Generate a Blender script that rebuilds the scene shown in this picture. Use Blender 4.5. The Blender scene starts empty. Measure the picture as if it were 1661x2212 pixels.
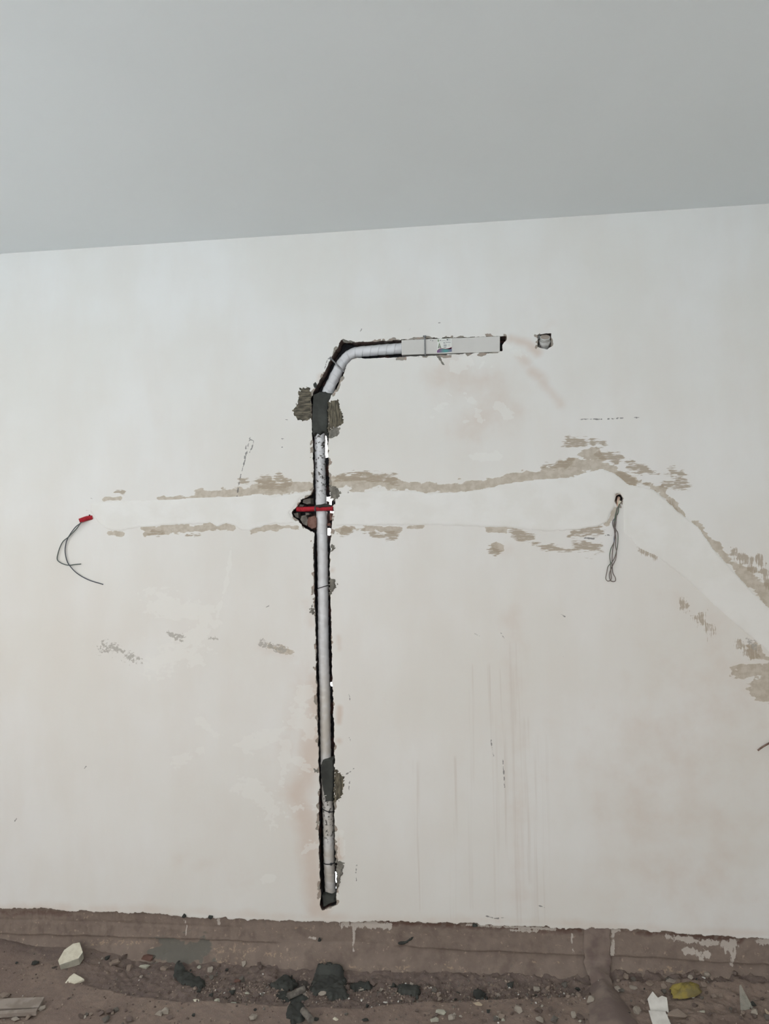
import bpy, bmesh, math, random
import numpy as np
from mathutils import Vector, Matrix

random.seed(7)
scene = bpy.context.scene
COL = scene.collection

# ------------------------------------------------------------------ camera
FPX, W, H = 1660.0, 1661, 2212
CAM = np.array([0.0, -3.15, 1.65])
PITCH, YAW, ROLL = math.radians(3.0), math.radians(6.5), 0.0173
Fv = np.array([-math.sin(YAW) * math.cos(PITCH), math.cos(YAW) * math.cos(PITCH), math.sin(PITCH)])
Xv = np.cross(Fv, [0, 0, 1]); Xv /= np.linalg.norm(Xv)
Uv = np.cross(Xv, Fv)
Rv = Xv * math.cos(ROLL) - Uv * math.sin(ROLL)
Uv = Uv * math.cos(ROLL) + Xv * math.sin(ROLL)
cd = bpy.data.cameras.new('camera')
cam = bpy.data.objects.new('camera', cd); COL.objects.link(cam)
cd.sensor_fit = 'VERTICAL'; cd.sensor_height = 24.0
cd.lens = 24.0 * FPX / H
cd.clip_start = 0.05
m = Matrix.Identity(4)
for i in range(3):
    m[i][0], m[i][1], m[i][2], m[i][3] = Rv[i], Uv[i], -Fv[i], CAM[i]
cam.matrix_world = m
scene.camera = cam
scene.cycles.use_light_tree = False

# ------------------------------------------------------------------ light
scene.view_settings.view_transform = 'Standard'
scene.view_settings.look = 'None'
scene.view_settings.gamma = 1.0
scene.view_settings.use_curve_mapping = False
scene.view_settings.exposure = 1.72
wd = bpy.data.worlds.new('overcast_sky'); scene.world = wd
wd.use_nodes = True
bg = wd.node_tree.nodes['Background']
bg.inputs['Color'].default_value = (1.0, 0.955, 0.90, 1)
bg.inputs['Strength'].default_value = 1.6
XL, XR, YB, ZC = -3.3, 1.42, -5.6, 3.010          # room extents: side walls, rear wall, ceiling
WIN_L = (-2.5, -1.2, 1.15, 2.5)                   # left window: y0 y1 z0 z1
WIN_B = (-2.9, 1.0, 0.95, 2.8)                     # rear balcony opening: x0 x1 z0 z1
def portal(name, loc, rot, sx, sy):
    l = bpy.data.lights.new(name, 'AREA'); l.shape = 'RECTANGLE'; l.size = sx; l.size_y = sy
    l.cycles.is_portal = True
    o = bpy.data.objects.new(name, l); COL.objects.link(o); o.location = loc; o.rotation_euler = rot
    return o
portal('rear_opening_daylight', ((WIN_B[0] + WIN_B[1]) / 2, YB - .02, (WIN_B[2] + WIN_B[3]) / 2), (math.pi / 2, 0, 0),
       WIN_B[1] - WIN_B[0], WIN_B[3] - WIN_B[2])
portal('left_window_daylight', (XL - .02, (WIN_L[0] + WIN_L[1]) / 2, (WIN_L[2] + WIN_L[3]) / 2), (math.pi / 2, 0, -math.pi / 2),
       WIN_L[1] - WIN_L[0], WIN_L[3] - WIN_L[2])

sl = bpy.data.lights.new('sun', 'SUN'); sl.energy = 6.0; sl.angle = math.radians(.6); sl.color = (1.0, 1.0, 1.0)
so = bpy.data.objects.new('sun', sl); COL.objects.link(so)
so.rotation_euler = Vector((-.55, -.40, -1.0)).to_track_quat('-Z', 'Y').to_euler()   # high sun beyond the far wall: lights the ground outside, not the room

# ------------------------------------------------------------------ pixel -> place
def ray(px, py):
    return Fv * FPX + Rv * (px - 830.5) - Uv * (py - 1106.0)
def at(px, py, y=0.0):
    v = ray(px, py); return CAM + v * ((y - CAM[1]) / v[1])
def onfloor(px, py, z=0.0):
    v = ray(px, py); return CAM + v * ((z - CAM[2]) / v[2])
def wp(pts):
    return np.array([[at(*p)[0], at(*p)[2]] for p in pts])
PX = 0.00193                                        # metres per photo pixel on the wall

# ------------------------------------------------------------------ numeric helpers
def vnoise(x, y, seed=0):
    xi = np.floor(x).astype(np.int64); yi = np.floor(y).astype(np.int64)
    fx = x - xi; fy = y - yi
    fx = fx * fx * (3 - 2 * fx); fy = fy * fy * (3 - 2 * fy)
    def hsh(a, b):
        n = (a * 374761393 + b * 668265263 + seed * 974711) & 0x7fffffff
        n = ((n ^ (n >> 13)) * 1274126177) & 0x7fffffff
        return ((n ^ (n >> 16)) & 0xffff) / 65535.0
    return (hsh(xi, yi) * (1 - fx) + hsh(xi + 1, yi) * fx) * (1 - fy) + (hsh(xi, yi + 1) * (1 - fx) + hsh(xi + 1, yi + 1) * fx) * fy
def fbm(x, y, seed=0, octv=4):
    x = np.asarray(x, float); y = np.asarray(y, float)
    s = 0; a = 0.5; t = 0
    for k in range(octv):
        s = s + a * vnoise(x, y, seed + k * 17); t += a
        x = x * 2.03 + 11.3; y = y * 2.03 + 5.7; a *= 0.5
    return s / t
def seg_dist(u, v, a, b):
    d = b - a; L = d @ d
    t = np.clip(((u - a[0]) * d[0] + (v - a[1]) * d[1]) / max(L, 1e-12), 0, 1)
    return np.hypot(u - a[0] - t * d[0], v - a[1] - t * d[1])
def line_dist(u, v, pts):
    d = np.full(np.shape(u), 1e9)
    if len(pts) == 1:
        return np.hypot(u - pts[0][0], v - pts[0][1])
    for a, b in zip(pts[:-1], pts[1:]):
        d = np.minimum(d, seg_dist(u, v, a, b))
    return d
def poly_sdf(u, v, P):
    """signed distance, negative inside"""
    d = np.full(np.shape(u), 1e9); ins = np.zeros(np.shape(u), bool)
    n = len(P)
    for i in range(n):
        a, b = P[i], P[(i + 1) % n]
        d = np.minimum(d, seg_dist(u, v, a, b))
        c = (a[1] > v) != (b[1] > v)
        den = b[1] - a[1]
        if abs(den) > 1e-12:
            ins ^= c & (u < (b[0] - a[0]) * (v - a[1]) / den + a[0])
    return np.where(ins, -d, d)
def smooth(x, a, b):
    t = np.clip((x - a) / (b - a), 0, 1); return t * t * (3 - 2 * t)
def catmull(pts, n=8):
    P = [np.array(p, float) for p in pts]
    P = [2 * P[0] - P[1]] + P + [2 * P[-1] - P[-2]]
    out = []
    for i in range(1, len(P) - 2):
        for k in range(n):
            t = k / n
            out.append(0.5 * (2 * P[i] + (P[i + 1] - P[i - 1]) * t + (2 * P[i - 1] - 5 * P[i] + 4 * P[i + 1] - P[i + 2]) * t * t
                              + (3 * P[i] - P[i - 1] - 3 * P[i + 1] + P[i + 2]) * t ** 3))
    out.append(P[-2]); return out

# ------------------------------------------------------------------ object helpers
def lin(r, g, b):
    f = lambda c: c / 12.92 if c <= 0.04045 else ((c + 0.055) / 1.055) ** 2.4
    return (f(r / 255), f(g / 255), f(b / 255), 1)
def tag(o, label=None, cat=None, group=None, kind=None):
    if label: o['label'] = label
    if cat: o['category'] = cat
    if group: o['group'] = group
    if kind: o['kind'] = kind
    return o
def empty(name, loc):
    o = bpy.data.objects.new(name, None); COL.objects.link(o); o.location = [float(c) for c in loc]; o.empty_display_size = .05
    return o
def link(name, me, mat=None, parent=None, smooth_=True):
    o = bpy.data.objects.new(name, me); COL.objects.link(o)
    if mat: me.materials.append(mat)
    if smooth_ and len(me.polygons):
        me.polygons.foreach_set('use_smooth', np.ones(len(me.polygons), bool))
    if parent:
        o.parent = parent
        o.matrix_parent_inverse = Matrix.Translation(-Vector(parent.location))
    return o
def mesh_np(name, co, faces, mat=None, parent=None, smooth_=True):
    me = bpy.data.meshes.new(name)
    co = np.asarray(co, np.float32); faces = np.asarray(faces, np.int32)
    k = faces.shape[1]
    me.vertices.add(len(co)); me.vertices.foreach_set('co', co.ravel())
    me.loops.add(faces.size); me.loops.foreach_set('vertex_index', faces.ravel())
    me.polygons.add(len(faces)); me.polygons.foreach_set('loop_start', np.arange(0, faces.size, k, dtype=np.int32))
    me.update(calc_edges=True); me.validate()
    return link(name, me, mat, parent, smooth_)
def mesh_bm(name, bm, mat=None, parent=None, smooth_=False):
    me = bpy.data.meshes.new(name); bm.to_mesh(me); bm.free()
    return link(name, me, mat, parent, smooth_)
def add_box(bm, lo, hi, mtx=None):
    r = bmesh.ops.create_cube(bm, size=1.0)
    s = Matrix.Translation([(a + b) / 2 for a, b in zip(lo, hi)]) @ Matrix.Diagonal([b - a for a, b in zip(lo, hi)] + [1])
    bmesh.ops.transform(bm, matrix=(mtx @ s) if mtx else s, verts=r['verts'])
    return r['verts']
def box(name, lo, hi, mat, parent=None, bevel=0.0, mtx=None):
    bm = bmesh.new(); add_box(bm, lo, hi, mtx)
    if bevel: bmesh.ops.bevel(bm, geom=bm.edges[:], offset=bevel, segments=2, affect='EDGES', profile=.5)
    return mesh_bm(name, bm, mat, parent)
def tube(name, path, rad, mat, parent=None, segs=12, caps=True, rfun=None):
    """swept tube; rad number or list; rfun(s, theta) multiplies the radius"""
    P = [np.array(p, float) for p in path]; n = len(P)
    T = [P[min(i + 1, n - 1)] - P[max(i - 1, 0)] for i in range(n)]
    T = [t / np.linalg.norm(t) for t in T]
    up = np.array([0, -1.0, 0]) if abs(T[0][1]) < .8 else np.array([0, 0, 1.0])
    co = []; s = 0
    for i in range(n):
        if i: s += np.linalg.norm(P[i] - P[i - 1])
        up = up - T[i] * (up @ T[i]); up /= np.linalg.norm(up)
        bx = np.cross(T[i], up)
        r = rad[i] if hasattr(rad, '__len__') else rad
        for k in range(segs):
            th = 2 * math.pi * k / segs
            rr = r * (rfun(s, th) if rfun else 1)
            co.append(P[i] + (up * math.cos(th) + bx * math.sin(th)) * rr)
    bm = bmesh.new(); vs = [bm.verts.new(c) for c in co]
    for i in range(n - 1):
        for k in range(segs):
            a = i * segs + k; b = i * segs + (k + 1) % segs
            bm.faces.new((vs[a], vs[b], vs[b + segs], vs[a + segs]))
    if caps:
        bm.faces.new([bm.verts.new(c) for c in co[:segs]][::-1]); bm.faces.new([bm.verts.new(c) for c in co[-segs:]])
    return mesh_bm(name, bm, mat, parent, True)
def grid_faces(nu, nv):
    i = np.arange(nu - 1)[:, None] * nv + np.arange(nv - 1)[None, :]
    return np.stack([i, i + nv, i + nv + 1, i + 1], -1).reshape(-1, 4)
def cut_grid(us, vs, sdf, h):
    """grid over us x vs keeping sdf>0; vertices near the border snapped onto it. returns u, v, faces, sdf (flattened)"""
    U, V = np.meshgrid(us, vs, indexing='ij')
    S = sdf(U, V)
    gu = np.gradient(S, us, axis=0); gv = np.gradient(S, vs, axis=1)
    g2 = np.maximum(gu ** 2 + gv ** 2, .25)
    near = np.abs(S) < .62 * h
    U2 = np.where(near, U - S * gu / g2, U); V2 = np.where(near, V - S * gv / g2, V)
    F = grid_faces(len(us), len(vs))
    Sf = S.ravel(); nf = near.ravel()
    ok = ~np.any((Sf[F] < 0) & ~nf[F], axis=1) & (Sf[F].mean(axis=1) > 0)
    F = F[ok]
    return U2.ravel(), V2.ravel(), F, np.where(near, 0, S).ravel()
def compact(co, F, *arr):
    used = np.unique(F); mp = np.full(len(co), -1, np.int64); mp[used] = np.arange(len(used))
    return co[used], mp[F], [a[used] for a in arr]
def border_edges(F):
    E = np.concatenate([F[:, [0, 1]], F[:, [1, 2]], F[:, [2, 3]], F[:, [3, 0]]])
    k = np.sort(E, 1); key = k[:, 0] * 10000000 + k[:, 1]
    u, idx, cnt = np.unique(key, return_index=True, return_counts=True)
    return E[idx[cnt == 1]]
def blob(name, P, mat, parent=None, thick=.004, edge=.01, res=.004, jag=.004, jfreq=90, seed=1, relief=None, place=None, sink=.0008):
    """a lump or smear on the wall: outline P (x, z), feathered to nothing at a ragged rim; place maps (u, v, height) to xyz"""
    lo = P.min(0) - jag - res; hi = P.max(0) + jag + res
    us = np.arange(lo[0], hi[0] + res, res); vs = np.arange(lo[1], hi[1] + res, res)
    sd = lambda u, v: -(poly_sdf(u, v, P) + (fbm(u * jfreq, v * jfreq, seed, 3) - .5) * 2 * jag)
    u, v, F, s = cut_grid(us, vs, sd, res)
    hgt = thick * smooth(s, -edge * .15, edge) - sink * (s <= 0)
    if relief is not None: hgt = hgt + relief(u, v) * smooth(s, 0, edge)
    xyz = place(u, v, hgt) if place else np.stack([u, -hgt, v], 1)
    co, F, _ = compact(xyz, F)
    return mesh_np(name, co, F, mat, parent)

# ------------------------------------------------------------------ materials
class NT:
    def __init__(s, name, rough=.85, bump=None):
        s.m = bpy.data.materials.new(name); s.m.use_nodes = True
        s.t = s.m.node_tree; s.b = s.t.nodes['Principled BSDF']
        s.b.inputs['Roughness'].default_value = rough
        s.b.inputs['Specular IOR Level'].default_value = .25
        s._tc = None
    def n(s, ty, **kw):
        x = s.t.nodes.new(ty)
        for k, v in kw.items(): setattr(x, k, v)
        return x
    def set(s, sock, v):
        if hasattr(v, 'is_output'): s.t.links.new(v, sock)
        else: sock.default_value = v
    def co(s):
        if not s._tc: s._tc = s.n('ShaderNodeTexCoord')
        return s._tc.outputs['Object']
    def mapped(s, scale=(1, 1, 1), rot=(0, 0, 0), loc=(0, 0, 0)):
        x = s.n('ShaderNodeMapping'); s.set(x.inputs[0], s.co())
        x.inputs['Scale'].default_value = scale; x.inputs['Rotation'].default_value = rot; x.inputs['Location'].default_value = loc
        return x.outputs[0]
    def noise(s, scale, detail=4, vec=None, rough=.55, dist=0):
        x = s.n('ShaderNodeTexNoise'); s.set(x.inputs['Vector'], vec if vec is not None else s.co())
        x.inputs['Scale'].default_value = scale; x.inputs['Detail'].default_value = detail
        x.inputs['Roughness'].default_value = rough; x.inputs['Distortion'].default_value = dist
        return x.outputs['Fac']
    def math(s, op, a, b=0.0, c=None):
        x = s.n('ShaderNodeMath', operation=op); s.set(x.inputs[0], a); s.set(x.inputs[1], b)
        if c is not None: s.set(x.inputs[2], c)
        return x.outputs[0]
    def ramp(s, v, a, b, lo=0.0, hi=1.0):
        x = s.n('ShaderNodeMapRange', interpolation_type='SMOOTHSTEP'); s.set(x.inputs[0], v)
        x.inputs[1].default_value = a; x.inputs[2].default_value = b; x.inputs[3].default_value = lo; x.inputs[4].default_value = hi
        return x.outputs[0]
    def mix(s, f, a, b):
        x = s.n('ShaderNodeMix', data_type='RGBA'); s.set(x.inputs[0], f); s.set(x.inputs[6], a); s.set(x.inputs[7], b)
        return x.outputs[2]
    def attr(s, name):
        x = s.n('ShaderNodeAttribute', attribute_name=name)
        q = s.n('ShaderNodeSeparateColor'); s.set(q.inputs[0], x.outputs['Color'])
        return q.outputs
    def bump(s, h, strength=.3, dist=.002):
        x = s.n('ShaderNodeBump'); x.inputs['Strength'].default_value = strength; x.inputs['Distance'].default_value = dist
        s.set(x.inputs['Height'], h); s.set(s.b.inputs['Normal'], x.outputs[0])
    def col(s, c): s.set(s.b.inputs['Base Color'], c); return s.m
def simple(name, c1, c2=None, scale=30, rough=.85, bump=.2, bdist=.002, lo=.4, hi=.6, spec=.25):
    q = NT(name, rough); q.b.inputs['Specular IOR Level'].default_value = spec
    nz = q.noise(scale, 5)
    if bump: q.bump(q.noise(scale * 3, 4), bump, bdist)
    return q.col(q.mix(q.ramp(nz, lo, hi), c1, c2) if c2 else c1)

def wall_material():
    q = NT('skimmed_plaster', .8)
    m1 = q.attr('m1'); m2 = q.attr('m2'); m3 = q.attr('m3')
    c = q.mix(q.ramp(q.noise(1.3, 3), .35, .65), (.72, .715, .69, 1), (.76, .765, .76, 1))
    c = q.mix(q.ramp(q.noise(7, 3, q.mapped((1, 1, .35))), .35, .7, 0, .35), c, (.70, .675, .64, 1))
    # soft pinkish staining and broad warm tint, plus a brown soft shadow painted in
    c = q.mix(q.ramp(q.math('ADD', m2[0], q.math('MULTIPLY', q.math('SUBTRACT', q.noise(9, 3), .5), .9)), .12, 1.0, 0, .62), c, (.60, .49, .42, 1))
    # dragged vertical run marks
    nv = q.noise(1, 3, q.mapped((60, 1, 1.6)))
    c = q.mix(q.math('MULTIPLY', m3[1], q.ramp(nv, .46, .72, 0, .42)), c, (.47, .40, .35, 1))
    def ragged(mask, nz, gain, amp, a, b, hi):
        v_ = q.math('ADD', q.math('MULTIPLY', mask, gain), q.math('MULTIPLY', q.math('SUBTRACT', nz, .5), amp))
        return q.math('MULTIPLY', q.ramp(v_, a, b, 0, hi), q.ramp(mask, .0, .12))
    # pale filler smears
    nb = q.math('ADD', q.math('MULTIPLY', q.noise(11, 3, None, .6, .6), .65), q.math('MULTIPLY', q.noise(60, 2), .35))
    c = q.mix(ragged(m2[1], nb, 1.0, 2.6, .42, .62, .5), c, (.785, .79, .77, 1))
    # tan base coat showing, solid and scraped
    tan = q.mix(q.ramp(q.noise(40, 3), .35, .65), (.42, .365, .29, 1), (.53, .48, .41, 1))
    nt = q.math('ADD', q.math('MULTIPLY', q.noise(1, 3, q.mapped((9, 1, 20)), .6), .55), q.math('MULTIPLY', q.noise(1, 3, q.mapped((45, 1, 80))), .45))
    c = q.mix(ragged(m1[0], nt, 1.0, 2.2, .38, .52, .85), c, tan)
    nh = q.math('ADD', q.math('MULTIPLY', q.noise(1, 3, q.mapped((14, 1, 150)), .6, .3), .6), q.math('MULTIPLY', q.noise(1, 3, q.mapped((40, 1, 420))), .4))
    c = q.mix(ragged(m1[1], nh, .80, 3.0, .44, .70, .85), c, (.37, .31, .24, 1))
    nd = q.math('ADD', q.math('MULTIPLY', q.noise(1, 3, q.mapped((150, 1, 16), (0, math.radians(38), 0)), .6, .3), .6), q.math('MULTIPLY', q.noise(1, 3, q.mapped((380, 1, 45), (0, math.radians(38), 0))), .4))
    c = q.mix(ragged(m1[2], nd, .78, 3.0, .44, .70, .8), c, (.38, .32, .25, 1))
    # grey cement rubbed on, knocked edges, pencil lines and nicks
    c = q.mix(ragged(m2[2], q.noise(75, 4, None, .7), 1.0, 3.0, .42, .66, .75), c, (.36, .345, .32, 1))
    e = q.math('ADD', m3[0], q.math('MULTIPLY', q.math('SUBTRACT', q.noise(60, 3), .5), 1.2))
    c = q.mix(q.ramp(e, .5, .6, 0, .95), c, q.mix(q.ramp(q.noise(45, 1), .4, .6), (.27, .25, .22, 1), (.33, .27, .23, 1)))
    d = q.math('ADD', m3[2], q.math('MULTIPLY', q.math('SUBTRACT', q.noise(70, 2), .5), .9))
    c = q.mix(q.ramp(d, .88, 1.0, 0, .75), c, (.12, .12, .125, 1))
    q.bump(q.noise(16, 3, None, .7), .12, .004)
    return q.col(c)
def brown_material():
    """old tile-bed mortar along the foot of the wall"""
    q = NT('brown_mortar', .95)
    a = q.attr('m1')
    c = q.mix(q.ramp(q.noise(3.2, 4), .35, .65), (.178, .140, .120, 1), (.215, .172, .148, 1))
    c = q.mix(q.ramp(q.noise(24, 6), .3, .75, 0, .6), c, (.265, .215, .18, 1))
    c = q.mix(q.ramp(q.noise(55, 5, None, .65), .60, .70, 0, .6), c, (.42, .34, .27, 1))
    c = q.mix(q.ramp(q.noise(17, 5), .52, .70, 0, .5), c, (.13, .10, .088, 1))
    c = q.mix(q.math('MULTIPLY', q.attr('m2')[0], q.ramp(q.noise(40, 5), .35, .5, .2, .9)), c, (.115, .070, .058, 1))
    c = q.mix(q.ramp(q.math('ADD', a[1], q.math('MULTIPLY', q.math('SUBTRACT', q.noise(70, 6, None, .75), .5), 3.4)), .62, .85, 0, .6), c, (.40, .31, .225, 1))
    c = q.mix(q.ramp(q.math('ADD', a[2], q.math('MULTIPLY', q.math('SUBTRACT', q.noise(14, 5), .5), 2.0)), .4, .6, 0, .85), c, (.135, .135, .12, 1))
    c = q.mix(q.ramp(q.math('ADD', a[0], q.math('MULTIPLY', q.math('SUBTRACT', q.noise(60, 6, q.mapped((1, 1, .6)), .7), .5), 2.6)), .60, .74, 0, .85), c, (.52, .48, .44, 1))
    q.bump(q.math('ADD', q.noise(30, 6), q.math('MULTIPLY', q.noise(160, 3), .3)), .5, .006)
    return q.col(c)
def floor_material():
    q = NT('dusty_screed', .97)
    a = q.attr('m1')
    c = q.mix(q.ramp(q.noise(4, 5), .35, .65), (.215, .165, .140, 1), (.265, .208, .172, 1))
    c = q.mix(q.ramp(q.noise(38, 6), .35, .7, 0, .5), c, (.175, .135, .120, 1))
    c = q.mix(q.math('MULTIPLY', a[0], q.ramp(q.noise(50, 6), .3, .6, .3, .9)), c, (.150, .118, .108, 1))
    c = q.mix(q.ramp(q.math('ADD', a[1], q.math('MULTIPLY', q.math('SUBTRACT', q.noise(45, 5), .5), 1.2)), .45, .6, 0, .92), c, (.055, .050, .048, 1))
    c = q.mix(q.ramp(q.noise(190, 2), .69, .74, 0, .6), c, (.50, .46, .41, 1))
    q.bump(q.math('ADD', q.noise(45, 6), q.math('MULTIPLY', q.noise(220, 3), .4)), .6, .008)
    return q.col(c)
def chase_material():
    q = NT('cut_masonry_baked_shade', .95)
    c = q.mix(q.ramp(q.noise(16, 4), .50, .66), (.022, .022, .026, 1), (.085, .045, .040, 1))  # near-black here is largely the chase's shade painted into the masonry colour
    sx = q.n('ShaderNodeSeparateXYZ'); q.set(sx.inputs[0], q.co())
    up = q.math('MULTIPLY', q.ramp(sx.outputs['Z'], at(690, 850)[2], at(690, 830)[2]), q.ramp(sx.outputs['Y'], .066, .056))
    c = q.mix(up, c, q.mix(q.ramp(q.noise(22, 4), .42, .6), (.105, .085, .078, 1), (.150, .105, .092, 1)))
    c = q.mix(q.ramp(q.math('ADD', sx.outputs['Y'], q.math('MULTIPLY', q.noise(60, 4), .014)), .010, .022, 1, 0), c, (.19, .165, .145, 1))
    q.bump(q.noise(70, 5), .6, .005)
    return q.col(c)
def mortar_material(name, c1, c2, streak=(1, 1, 1), rough=.9):
    q = NT(name, rough)
    nz = q.noise(1, 5, q.mapped(streak))
    q.bump(nz, .5, .004)
    return q.col(q.mix(q.ramp(nz, .38, .66), c1, c2))
def tape_material():
    q = NT('white_vinyl_tape', .42); q.b.inputs['Specular IOR Level'].default_value = .45
    sx = q.n('ShaderNodeSeparateXYZ'); q.set(sx.inputs[0], q.co())
    z = sx.outputs['Z']
    c = q.mix(q.ramp(q.noise(25, 4), .35, .7), (.68, .70, .74, 1), (.60, .61, .64, 1))
    dust = q.ramp(z, at(700, 1560)[2], at(700, 1380)[2], 1, 0)
    c = q.mix(q.math('MULTIPLY', dust, q.ramp(q.noise(18, 5), .3, .6, .4, 1)), c, (.53, .505, .47, 1))
    lowz = q.math('MULTIPLY', q.ramp(z, at(700, 1835)[2], at(700, 1800)[2], 0, 1), q.ramp(z, at(700, 1730)[2], at(700, 1715)[2], 1, 0))
    topz = q.math('MULTIPLY', q.ramp(z, at(700, 1085)[2], at(700, 1040)[2], 0, 1), q.ramp(z, at(700, 935)[2], at(700, 880)[2], 1, 0))
    sp = q.math('MULTIPLY', q.math('MAXIMUM', lowz, topz), q.ramp(q.noise(75, 5), .54, .60))
    c = q.mix(sp, c, (.10, .095, .09, 1))
    q.bump(q.noise(60, 4, q.mapped((1, 1, 1.6))), .25, .003)
    return q.col(c)

M = {}
M['wall'] = wall_material()
M['patch'] = simple('fresh_gypsum', (.745, .745, .725, 1), (.775, .78, .77, 1), 6, .8, .12, .003)
M['ceiling'] = simple('painted_ceiling', (.795, .825, .835, 1), (.81, .84, .85, 1), 1.2, .9, .05, .002, .3, .7)
M['side'] = simple('side_wall_plaster', (.70, .695, .67, 1), (.74, .735, .71, 1), 2, .85, .1)
M['brown'] = brown_material()
M['floor'] = floor_material()
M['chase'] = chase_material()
M['cement'] = mortar_material('wet_dark_cement', (.040, .043, .041, 1), (.062, .066, .062, 1), (14, 14, 14))
M['smear'] = mortar_material('combed_cement_smear', (.060, .056, .047, 1), (.185, .165, .125, 1), (26, 26, 150))
M['smearv'] = mortar_material('vertical_cement_smear', (.065, .060, .048, 1), (.19, .17, .125, 1), (150, 26, 24))
M['smearg'] = mortar_material('grey_cement_smear', (.15, .145, .13, 1), (.24, .23, .205, 1), (60, 60, 40))
M['tape'] = tape_material()
M['duct'] = simple('white_trunking_plastic', (.58, .575, .56, 1), (.60, .595, .58, 1), 8, .45, .03)
M['metal'] = simple('dull_galvanised_steel', (.16, .165, .175, 1), (.24, .245, .255, 1), 60, .5, .1)
M['blackplastic'] = simple('black_tie_plastic', (.04, .042, .047, 1), None, 60, .5, .05)
M['redpipe'] = simple('red_corrugated_plastic', (.52, .035, .055, 1), (.44, .03, .045, 1), 30, .45, .05)
M['pinkpipe'] = simple('faded_conduit_end', (.42, .25, .19, 1), (.62, .47, .38, 1), 70, .6, .1)
M['wire_grey'] = simple('dark_grey_wire', (.085, .095, .115, 1), None, 60, .5, 0)
M['wire_green'] = simple('grey_green_wire', (.10, .125, .12, 1), None, 60, .5, 0)
M['wire_brown'] = simple('brown_grey_wire', (.20, .165, .155, 1), (.165, .14, .135, 1), 40, .5, 0)
M['wire_leaf'] = simple('green_brown_wire', (.11, .155, .115, 1), (.19, .165, .15, 1), 12, .5, 0, 0, .42, .58)
M['wire_blue'] = simple('blue_grey_wire', (.13, .145, .20, 1), (.18, .16, .16, 1), 12, .5, 0, 0, .42, .58)
M['greypvc'] = simple('dusty_grey_plastic', (.42, .42, .41, 1), (.54, .54, .53, 1), 50, .6, .15)
M['cap'] = simple('dusty_brown_cap', (.33, .28, .245, 1), (.40, .35, .31, 1), 40, .8, .15)
M['brick'] = simple('red_brick', (.16, .085, .070, 1), (.22, .13, .11, 1), 40, .95, .6, .004)
M['chunk'] = simple('grey_mortar_chunk', (.125, .115, .105, 1), (.20, .185, .165, 1), 45, .95, .6, .004)
M['stone_brown'] = simple('dusty_brown_stone', (.25, .20, .17, 1), (.34, .28, .235, 1), 40, .95, .5, .004)
M['stone_dark'] = simple('dark_brown_stone', (.13, .10, .092, 1), (.20, .16, .14, 1), 40, .95, .5, .004)
M['stone_grey'] = simple('dusty_grey_stone', (.33, .295, .255, 1), (.42, .38, .33, 1), 40, .95, .5, .004)
M['stone_green'] = simple('grey_green_stone', (.38, .38, .32, 1), (.47, .46, .39, 1), 40, .95, .4, .003)
M['gypsum'] = simple('broken_cream_gypsum', (.66, .635, .53, 1), (.58, .55, .45, 1), 30, .9, .3, .003)
M['white'] = simple('white_tile_shard', (.66, .65, .62, 1), (.58, .57, .54, 1), 25, .7, .2, .002)
M['tanpaper'] = simple('tan_crumpled_scrap', (.50, .42, .32, 1), (.38, .31, .23, 1), 50, .9, .3, .003)
M['yellow'] = simple('dusty_yellow_wrapper', (.31, .25, .070, 1), (.21, .175, .08, 1), 22, .65, .3, .004)
M['wood'] = simple('weathered_board', (.24, .205, .18, 1), (.32, .28, .25, 1), 18, .9, .4, .003)
M['rod'] = simple('rusty_brown_rod', (.16, .105, .085, 1), (.24, .17, .14, 1), 60, .8, .3)
M['ridge'] = simple('smoothed_brown_mortar', (.165, .128, .115, 1), (.235, .19, .165, 1), 9, .95, .5, .006)
M['label_white'] = simple('sticker_paper', (.70, .72, .70, 1), None, 10, .4, 0)
M['ink'] = simple('sticker_dark_print', (.16, .17, .19, 1), None, 10, .5, 0)
M['ink_pale'] = simple('sticker_pale_print', (.40, .40, .40, 1), None, 10, .5, 0)
M['ink_green'] = simple('sticker_green_print', (.22, .30, .20, 1), None, 10, .5, 0)
M['ink_red'] = simple('sticker_red_print', (.36, .09, .13, 1), None, 10, .5, 0)
def band_material():
    q = NT('sticker_colour_band', .4)
    sx = q.n('ShaderNodeSeparateXYZ'); q.set(sx.inputs[0], q.co())
    x0, x1 = at(945, 760)[0], at(976, 758)[0]
    x = sx.outputs['X']
    c = q.mix(q.ramp(x, x0, x0 + (x1 - x0) * .55), (.20, .10, .24, 1), (.10, .30, .30, 1))
    c = q.mix(q.ramp(x, x0 + (x1 - x0) * .6, x1), c, (.15, .14, .26, 1))
    return q.col(c)
M['band'] = band_material()
gl = NT('dusty_glass', .25); gl.b.inputs['Alpha'].default_value = .42; M['glass'] = gl.col((.45, .46, .41, 1))

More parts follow.
